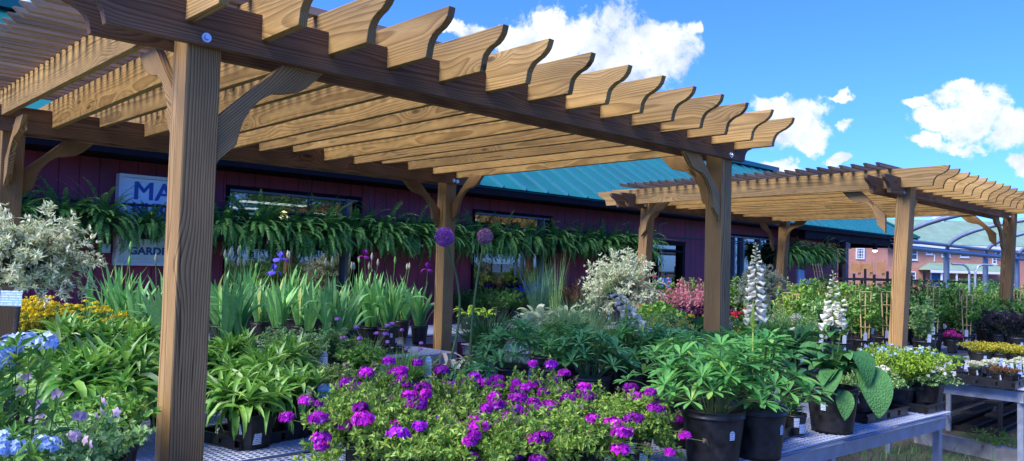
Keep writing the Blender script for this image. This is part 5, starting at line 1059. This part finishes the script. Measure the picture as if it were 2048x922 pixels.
for i, (src, px, py) in enumerate(((pe, 1975, 690), (pe, 2015, 684), (pe, 2050, 690), (pe2, 2035, 706), (pe2, 2000, 702), (pe, 2090, 690), (pe2, 2075, 712))):
    lb_ = ['green bushy plant just right of the rose-red flower', 'green bushy plant before the far pergola right post', 'green bushy plant at the right edge of the picture', 'dark smoky-leaved bush at the right edge', 'dark smoky-leaved bush behind the golden stonecrop', 'green bushy plant just outside the right edge', 'dark bush just outside the right edge'][i]
    if i == 0: setp(pe, B(px, py), 0, 1.05); pe['label'] = lb_
    elif i == 3: setp(pe2, B(px, py), 0, 1)
    elif i < 5: dup(src, tuple(B(px, py)), U(0, 6), lb_, U(.95, 1.15))
# under-bench weeds
wd = mound('weed', 'weedy green tuft growing on the ground below the right bench', 'weed', 'gen', .05, .04, 40, .22, .22, 7, .04, .01, stem='stemred'); setp(wd, at('Z', GZ, 1985, 915)); 
for c in KIDS(wd):
    if c.name.startswith(('pot', 'soil')):
        for g_ in KIDS(c): bpy.data.objects.remove(g_)
        bpy.data.objects.remove(c)

# ================================================================ BEYOND THE NURSERY BENCHES
# porch clutter: leaning trellis, price cards on easels, tent, plywood, racks
p = at('Y', 5.6, 1640, 600); t = thing('leaning_trellis', 'pale wooden lattice trellis leaning under the porch', 'trellis', (p[0], p[1], .8)); 
for k in range(4): q = MB(); q.tubes([[(k*.15, 0, 0), (k*.15-.12, .15, .95)]], .01, 5); q.build('upright', M['lath'], t)
for k in range(6): q = MB(); q.tubes([[(-.03*k*.8, .02+.028*k, .1+.16*k), (.45-.03*k*.8, .02+.028*k, .1+.16*k)]], .008, 5); q.build('crossbar', M['lath'], t)
for i, (px, py) in enumerate(((1598, 582), (1618, 574))):
    p = at('Y', 5.3, px, py); t = thing('price_card', ['left white price card tilted on a stand under the porch ferns', 'right white price card tilted on a stand under the porch ferns'][i], 'price card', tuple(p), R(-25)); q = MB(); q.obox((0, 0, .05), [(1, 0, 0), (0, .9, .43), (0, -.43, .9)], (.1, .004, .13)); q.build('card', M['tagw'], t); q = MB(); q.tubes([[(0, .06, -.3), (0, 0, .0)]], .008, 5); q.build('stand', M['black'], t)
q = MB(); pr = at('Y', 5.75, 1620, 600); q.box(0, .35, 0, .05, 0, 1.1); o = q.build('display_board', M['hoop']); o.location = (pr[0]-.5, pr[1], .5); o.rotation_euler = (-.12, .1, 0); tag(o, 'grey-blue board propped upright under the porch', 'board')
D1 = 30.0
def FB(px, py, dep): return far(px, py, dep)
EX = np.array([CR[0, 0], CR[1, 0], 0]); EX /= np.linalg.norm(EX); ROTF = math.atan2(EX[1], EX[0])
def gz(px, dep): c = far(px, 461, dep); return np.array([c[0], c[1], -.3])
# tent
bt = gz(1668, 26); t = thing('canopy_tent', 'white canopy tent with a teal stripe beyond the porch', 'tent', tuple(bt), ROTF); S = 26/FPX
for x0, x1, y0, y1, mt, nm in ((-.85, .95, 0, 1.4, 'fab', 'canvas'),):
    q = MB(); q.add([(x0, y0, .5), (x1, y0, .5), (x1-.25, y0, 1.02), (-.1, y0+.1, 1.65), (x0, y0, 1.45), (x0, y1, .5), (x1, y1, .5), (x1-.25, y1, 1.02), (-.1, y1, 1.65), (x0, y1, 1.45)], [(0, 1, 2, 2), ]); q = MB(); q.prism([(x0, .0), (x1, .0), (x1, .75), (x1-.3, 1.0), (0, 1.35), (-.45, 1.62), (x0, 1.62)], 0, 1.4); q.build(nm, M[mt], t)
q = MB(); q.prism([(-.45, .9), (-.05, .95), (-.05, 1.2), (-.3, 1.5), (-.5, 1.66)], -.02, -.004); q.build('teal_panel', M['fabteal'], t)
# plywood boards on posts
for i, (a, b, c, d) in enumerate(((1673, 1680, 527, 541), (1703, 1722, 527, 545), (1723, 1746, 527, 544), (1754, 1770, 524, 546))):
    dep = 30; c0_ = gz((a+b)/2, dep); z1 = far(a, c, dep)[2]; z0 = far(a, d, dep)[2]; hw = (b-a)/2*dep/FPX; t = thing('plywood_panel', ['orange plywood panel left of the porch post', 'orange plywood panel right of the porch post', 'orange plywood panel in the middle of the row', 'orange plywood panel touching the far pergola front post'][i], 'plywood panel', tuple(c0_), ROTF, 'orange plywood panels'); q = MB(); q.box(-hw, hw, 0, .03, z0+.3, z1+.3); q.build('board', M['ply'], t); q = MB(); q.box(hw-.06, hw+.02, .035, .1, 0, z1+.38); q.build('post', M['ply'], t)
# black metal racks
for i, (px, dep, wd_, lb_) in enumerate(((1745, 17, .62, 'black steel cart rack left of the far front post'), (1790, 18.5, .7, 'black steel cart rack behind the far front post'), (1850, 17, 1.1, 'black steel cart rack in front of the blue door'))):
    b_ = gz(px, dep); t = thing('steel_rack', lb_, 'rack', (b_[0], b_[1], GZ), ROTF, 'black steel racks'); hh = [1.82, 1.75, 1.62][i]
    for x in (-wd_, wd_):
        for y in (0, .6): q = MB(); q.box(x-.022, x+.022, y-.022, y+.022, 0, hh-(.12 if y else 0)); q.build('upright', M['black'], t)
    for z in (.8, 1.15, 1.5):
        q = MB(); q.box(-wd_, wd_, -.02, .02, z-.02, z+.02); q.box(-wd_, wd_, .58, .62, z-.02, z+.02)
        for k in range(7): q.box(-wd_, wd_, .06+k*.075, .08+k*.075, z+.021, z+.03)
        q.build('shelf', M['black'], t)
# hoop house frame
t = thing('hoop_house', 'bare blue-grey pipe frame of a hoop greenhouse beyond the far pergola', 'greenhouse frame', (15, 1.6, GZ), 0); yy = 1.65; zt = 1.95; O_ = np.array([15, 1.6, GZ])
def tube_(nm, pts, r, k=8): q = MB(); q.tubes([[tuple(np.array(p_)-O_) for p_ in pts]], r, k); return q.build(nm, M['hoop'], t, True)
Yh = 2.0; x_a = at('Y', Yh, 1893, 502)[0]; dxh = (at('Y', Yh, 2034, 513)[0]-x_a)/2
for k in range(-1, 4):
    x = x_a+k*dxh; tube_('post', [(x, Yh, GZ), (x, Yh, 2.0)], .055)
    q = [(x, Yh-(2.7-2.7*math.cos(a)), 2.0+.66*math.sin(a)) for a in np.linspace(0, PI, 22)]; tube_('hoop', q, .04); tube_('post', [(x, Yh-5.4, GZ), (x, Yh-5.4, 2.0)], .055)
tube_('side_rail', [(x_a-dxh-.3, Yh, 1.98), (x_a+3*dxh, Yh, 1.98)], .05); tube_('side_rail', [(x_a-dxh-.3, Yh-.02, 2.1), (x_a+3*dxh, Yh-.02, 2.1)], .035); tube_('side_rail', [(x_a-dxh-.3, Yh-5.4, 1.98), (x_a+3*dxh, Yh-5.4, 1.98)], .05); tube_('ridge_rail', [(x_a-dxh-.3, Yh-2.7, 2.64), (x_a+3*dxh, Yh-2.7, 2.64)], .03)
# galvanised arbor arches
for i, (px, sgn) in enumerate(((1939, -1), (1950, 1))):
    b_ = gz(px, 14); t = thing('shepherd_hook', ['left curved galvanised hook post facing left', 'right curved galvanised hook post facing right'][i], 'hook post', (b_[0], b_[1], GZ), ROTF, 'curved hook posts'); zt_ = far(px, 528, 14)[2]-GZ; q = MB(); q.tubes([[(0, 0, 0), (0, 0, zt_-.18)]+[(sgn*(.15-.15*math.cos(a)), 0, zt_-.18+.17*math.sin(a)) for a in np.linspace(0, PI/2, 8)]+[(sgn*.32, 0, zt_-.01)]], .02, 8); q.build('curved_pole', M['zinc'], t, True)
# ---- red brick house, two storeys
DH = 82.0; s_h = DH/FPX; hb_ = far(1800, 461, DH); GH = -1.0
hy = lambda px: 530.9+(px-1024)*.0272
def hx(px): return (px-1800)*s_h
def hz(py, px=1900): return (hy(px)-py)*s_h+1.48-GH
th = thing('brick_house', 'two-storey red brick house with a pale green shingle roof on the right', 'building', (hb_[0], hb_[1], GH), ROTF)
def hp(nm, mat, boxes, par=None):
    q = MB()
    for b_ in boxes: q.box(*b_)
    return q.build(nm, M[mat], par or th)
ze = hz(490); wall_x0, wall_x1 = hx(1700), hx(2250)
hp('wall', 'brick', [(wall_x0, wall_x1, 0, 9, 0, ze)])
q = MB(); zr = ze+2.9; q.add([(wall_x0-.4, -.6, ze), (wall_x1+.4, -.6, ze), (wall_x1+.4, 4.5, zr), (wall_x0-.4, 4.5, zr), (wall_x1+.4, 9.6, ze), (wall_x0-.4, 9.6, ze)], [(0, 1, 2, 3), (3, 2, 4, 5)]); rfh = q.build('roof', M['greenroof'], th)
hp('cornice', 'white', [(wall_x0-.4, wall_x1+.4, -.58, -.1, ze-.42, ze-.03)])
cx0, cx1 = hx(1915), hx(1931); q = MB(); q.box(cx0, cx1, 4.1, 4.9, zr-1.0, zr+.75); q.box(cx0-.08, cx1+.08, 4.02, 4.98, zr+.752, zr+.9); q.build('chimney', M['white'], rfh)
for (a, b, c, d) in ((1812, 1835, 499, 522), (1852, 1865, 501, 510), (1883, 1900, 499, 514), (1920, 1937, 499, 514), (1984, 1993, 512, 526), (2022, 2034, 499, 514), (1811, 1832, 545, 562), (2021, 2034, 551, 566), (1990, 2001, 499, 514)):
    x0, x1, z1, z0 = hx(a), hx(b), hz(c), hz(d); z1 = min(z1, ze-.45)
    o = hp('window', 'white', [(x0, x1, -.06, .02, z0, z0+.1), (x0, x1, -.06, .02, z1-.1, z1), (x0, x0+.1, -.06, .02, z0+.1, z1-.1), (x1-.1, x1, -.06, .02, z0+.1, z1-.1), (x0+.1, x1-.1, -.055, .02, (z0+z1)/2-.03, (z0+z1)/2+.03), (x0-.05, x1+.05, -.12, .02, z0-.08, z0-.002)]); hp('pane', 'glassfar', [(x0+.1, x1-.1, -.02, -.01, z0+.1, z1-.1)], o)
x0, x1 = hx(1836), hx(1996); zt1, zb1 = hz(526), hz(541); q = MB(); q.add([(x0, -2.6, zb1), (x1, -2.6, zb1), (x1-.6, -.01, zt1), (x0+1.1, -.01, zt1), (x0, -.01, zb1), (x1, -.01, zb1)], [(0, 1, 2, 3)]); q.add([(x0, -2.6, zb1), (x0+1.1, -.01, zt1), (x0, -.01, zb1)], [(0, 1, 2)]); q.build('porch_roof', M['greenroof'], th)
hp('porch_fascia', 'white', [(x0, x1, -2.62, -2.5, zb1-.28, zb1-.02)])
for a in (1858, 1887, 1990): hp('porch_column', 'white', [(hx(a)-.07, hx(a)+.07, -2.5, -2.36, 0, zb1-.29)])
do_ = hp('front_door', 'bluedoor', [(hx(1863), hx(1882), -.08, .02, hz(590), hz(549))]); hp('door_frame', 'white', [(hx(1860), hx(1862.8), -.09, .02, hz(590), hz(547)), (hx(1882.2), hx(1885), -.09, .02, hz(590), hz(547)), (hx(1860), hx(1885), -.09, .02, hz(547)+.002, hz(545))], do_)
hp('gutter_pipe', 'white', [(hx(1868), hx(1869.5), -.08, 0, hz(524), hz(510))])
# ---- brick wing with gable seen under the porch
DW = 60.0; s_w = DW/FPX; wb = far(1690, 461, DW); tw_ = thing('brick_annex', 'red brick gabled annex with one small square-paned window, seen under the porch', 'building', (wb[0], wb[1], GH), ROTF)
wx = lambda px: (px-1690)*s_w; wz = lambda py, px=1700: (hy(px)-py)*s_w+1.48-GH
q = MB(); q.prism([(wx(1560), 0), (wx(1776), 0), (wx(1776), wz(492, 1770)), (wx(1745), wz(476)), (wx(1690), wz(440)), (wx(1560), wz(450))], 0, 8); q.build('wall', M['brick'], tw_)
q = MB(); q.prism([(wx(1778), wz(493, 1770)), (wx(1780), wz(489, 1770)), (wx(1690), wz(434)), (wx(1690), wz(439))], -.3, 8.3); q.build('roof', M['greenroof'], tw_)
x0, x1, z1, z0 = wx(1712), wx(1729), wz(495), wz(518); o = None; q = MB(); q.box(x0, x1, -.06, .02, z0, z0+.1); q.box(x0, x1, -.06, .02, z1-.1, z1); q.box(x0, x0+.1, -.06, .02, z0+.1, z1-.1); q.box(x1-.1, x1, -.06, .02, z0+.1, z1-.1)
for k in (1, 2): xx = x0+(x1-x0)*k/3; q.box(xx-.02, xx+.02, -.05, .02, z0+.1, z1-.1)
for k in (1, 2, 3): zz = z0+(z1-z0)*k/4; q.box(x0+.1, x1-.1, -.045, .02, zz-.02, zz+.02)
o = q.build('window', M['white'], tw_); q = MB(); q.box(x0+.1, x1-.1, -.03, -.02, z0+.1, z1-.1); q.build('pane', M['glassfar'], o)
# white strip sign on the set back wall
p = at('Y', 8.0, 1642, 488); q = MB(); q.box(-.0, 2.2, -.05, 0, -.06, .06); o = q.build('strip_light', M['white']); o.location = (22.3, 8.06, 2.42); tag(o, 'white strip fitting high on the set-back porch wall', 'strip light')
# ---- trees
def tree(label, base, Hh, Rr, n=2600, lL=.32, leaf='gend', group='trees behind the houses', name='broadleaf_tree'):
    t = thing(name, label, 'tree', tuple(base), 0, group); ms, ml = MB(), MB(); ms.tubes([[(0, 0, 0), (.1, 0, Hh*.3), (0, .1, Hh*.62), (.2, 0, Hh*.9)]], np.array([[.03, .024, .014, .004]])*Hh, 8)
    nb = 26; a = U(0, 6.3, nb); z = U(.35, .95, nb)*Hh; rr = Rr*np.sqrt(np.clip(1-((z/Hh-.62)/.42)**2, .06, 1))*U(.55, 1.1, nb); e = np.stack([rr*np.cos(a), rr*np.sin(a), z], 1); b = np.stack([0*a, 0*a, z*.6+Hh*.1], 1); k = np.linspace(0, 1, 5)[None, :, None]; ms.tubes(b[:, None]*(1-k)+e[:, None]*k+np.array([0, 0, 1])*(.05*Hh*np.sin(PI*k)), np.linspace(.012, .003, 5)[None]*Hh, 5)
    ci = RS.randint(0, nb, n); f = U(.35, 1.08, n)[:, None]; c = b[ci]*(1-f)+e[ci]*f; p_ = c+RS.normal(0, 1, (n, 3))*[Rr*.13, Rr*.13, Rr*.1]; leaves(ml, p_, norm(RS.normal(0, 1, (n, 3))), lL*U(.5, 1.2, n), lL*.6, jit=1)
    ms.build('trunk', M['trunk'], t, True); ml.build('crown', G[leaf], t); return t
tb = far(1855, 461, 104); t1 = tree('leafy tree rising behind the green shingle roof', (tb[0], tb[1], GH), 9.0, 5.0, 5200, .34)
tb = far(1790, 461, 110); dup(t1, (tb[0], tb[1], GH), 2, 'tree behind the roof, mostly hidden by the far pergola', .95)
# street trees behind the camera show only in the shop windows
for i, (x, y, s_) in enumerate(((-9, -26, .85), (4, -30, 1.0), (15, -28, .8), (25, -31, 1.05), (35, -27, .9))): dup(t1, (x, y, -.3), i, ORD[i]+' street tree reflected in the shop windows from the left', s_, 'street trees reflected in the windows')
hg = None
sb = far(1945, 461, 40); sh = mound('hedge_shrub', 'dark green shrub mass under the brick house porch', 'shrub', 'gend', .1, .05, 160, 1.6, 1.3, 10, .14, .08); 
for c in KIDS(sh):
    if c.name.startswith(('pot', 'soil')):
        for g_ in KIDS(c): bpy.data.objects.remove(g_)
        bpy.data.objects.remove(c)
setp(sh, (sb[0], sb[1], .2), 0, 1)
for i in range(12): dup(sh, (-14+i*4.6, -21+U(-.6, .6), -.3), i, 'unseen hedge shrub behind the camera, added to darken the lower window reflections', (1.7, 1.2, 1.5), 'hedge added to darken the window reflections')  # unseen shrubs added behind the camera so the lower panes reflect something dark
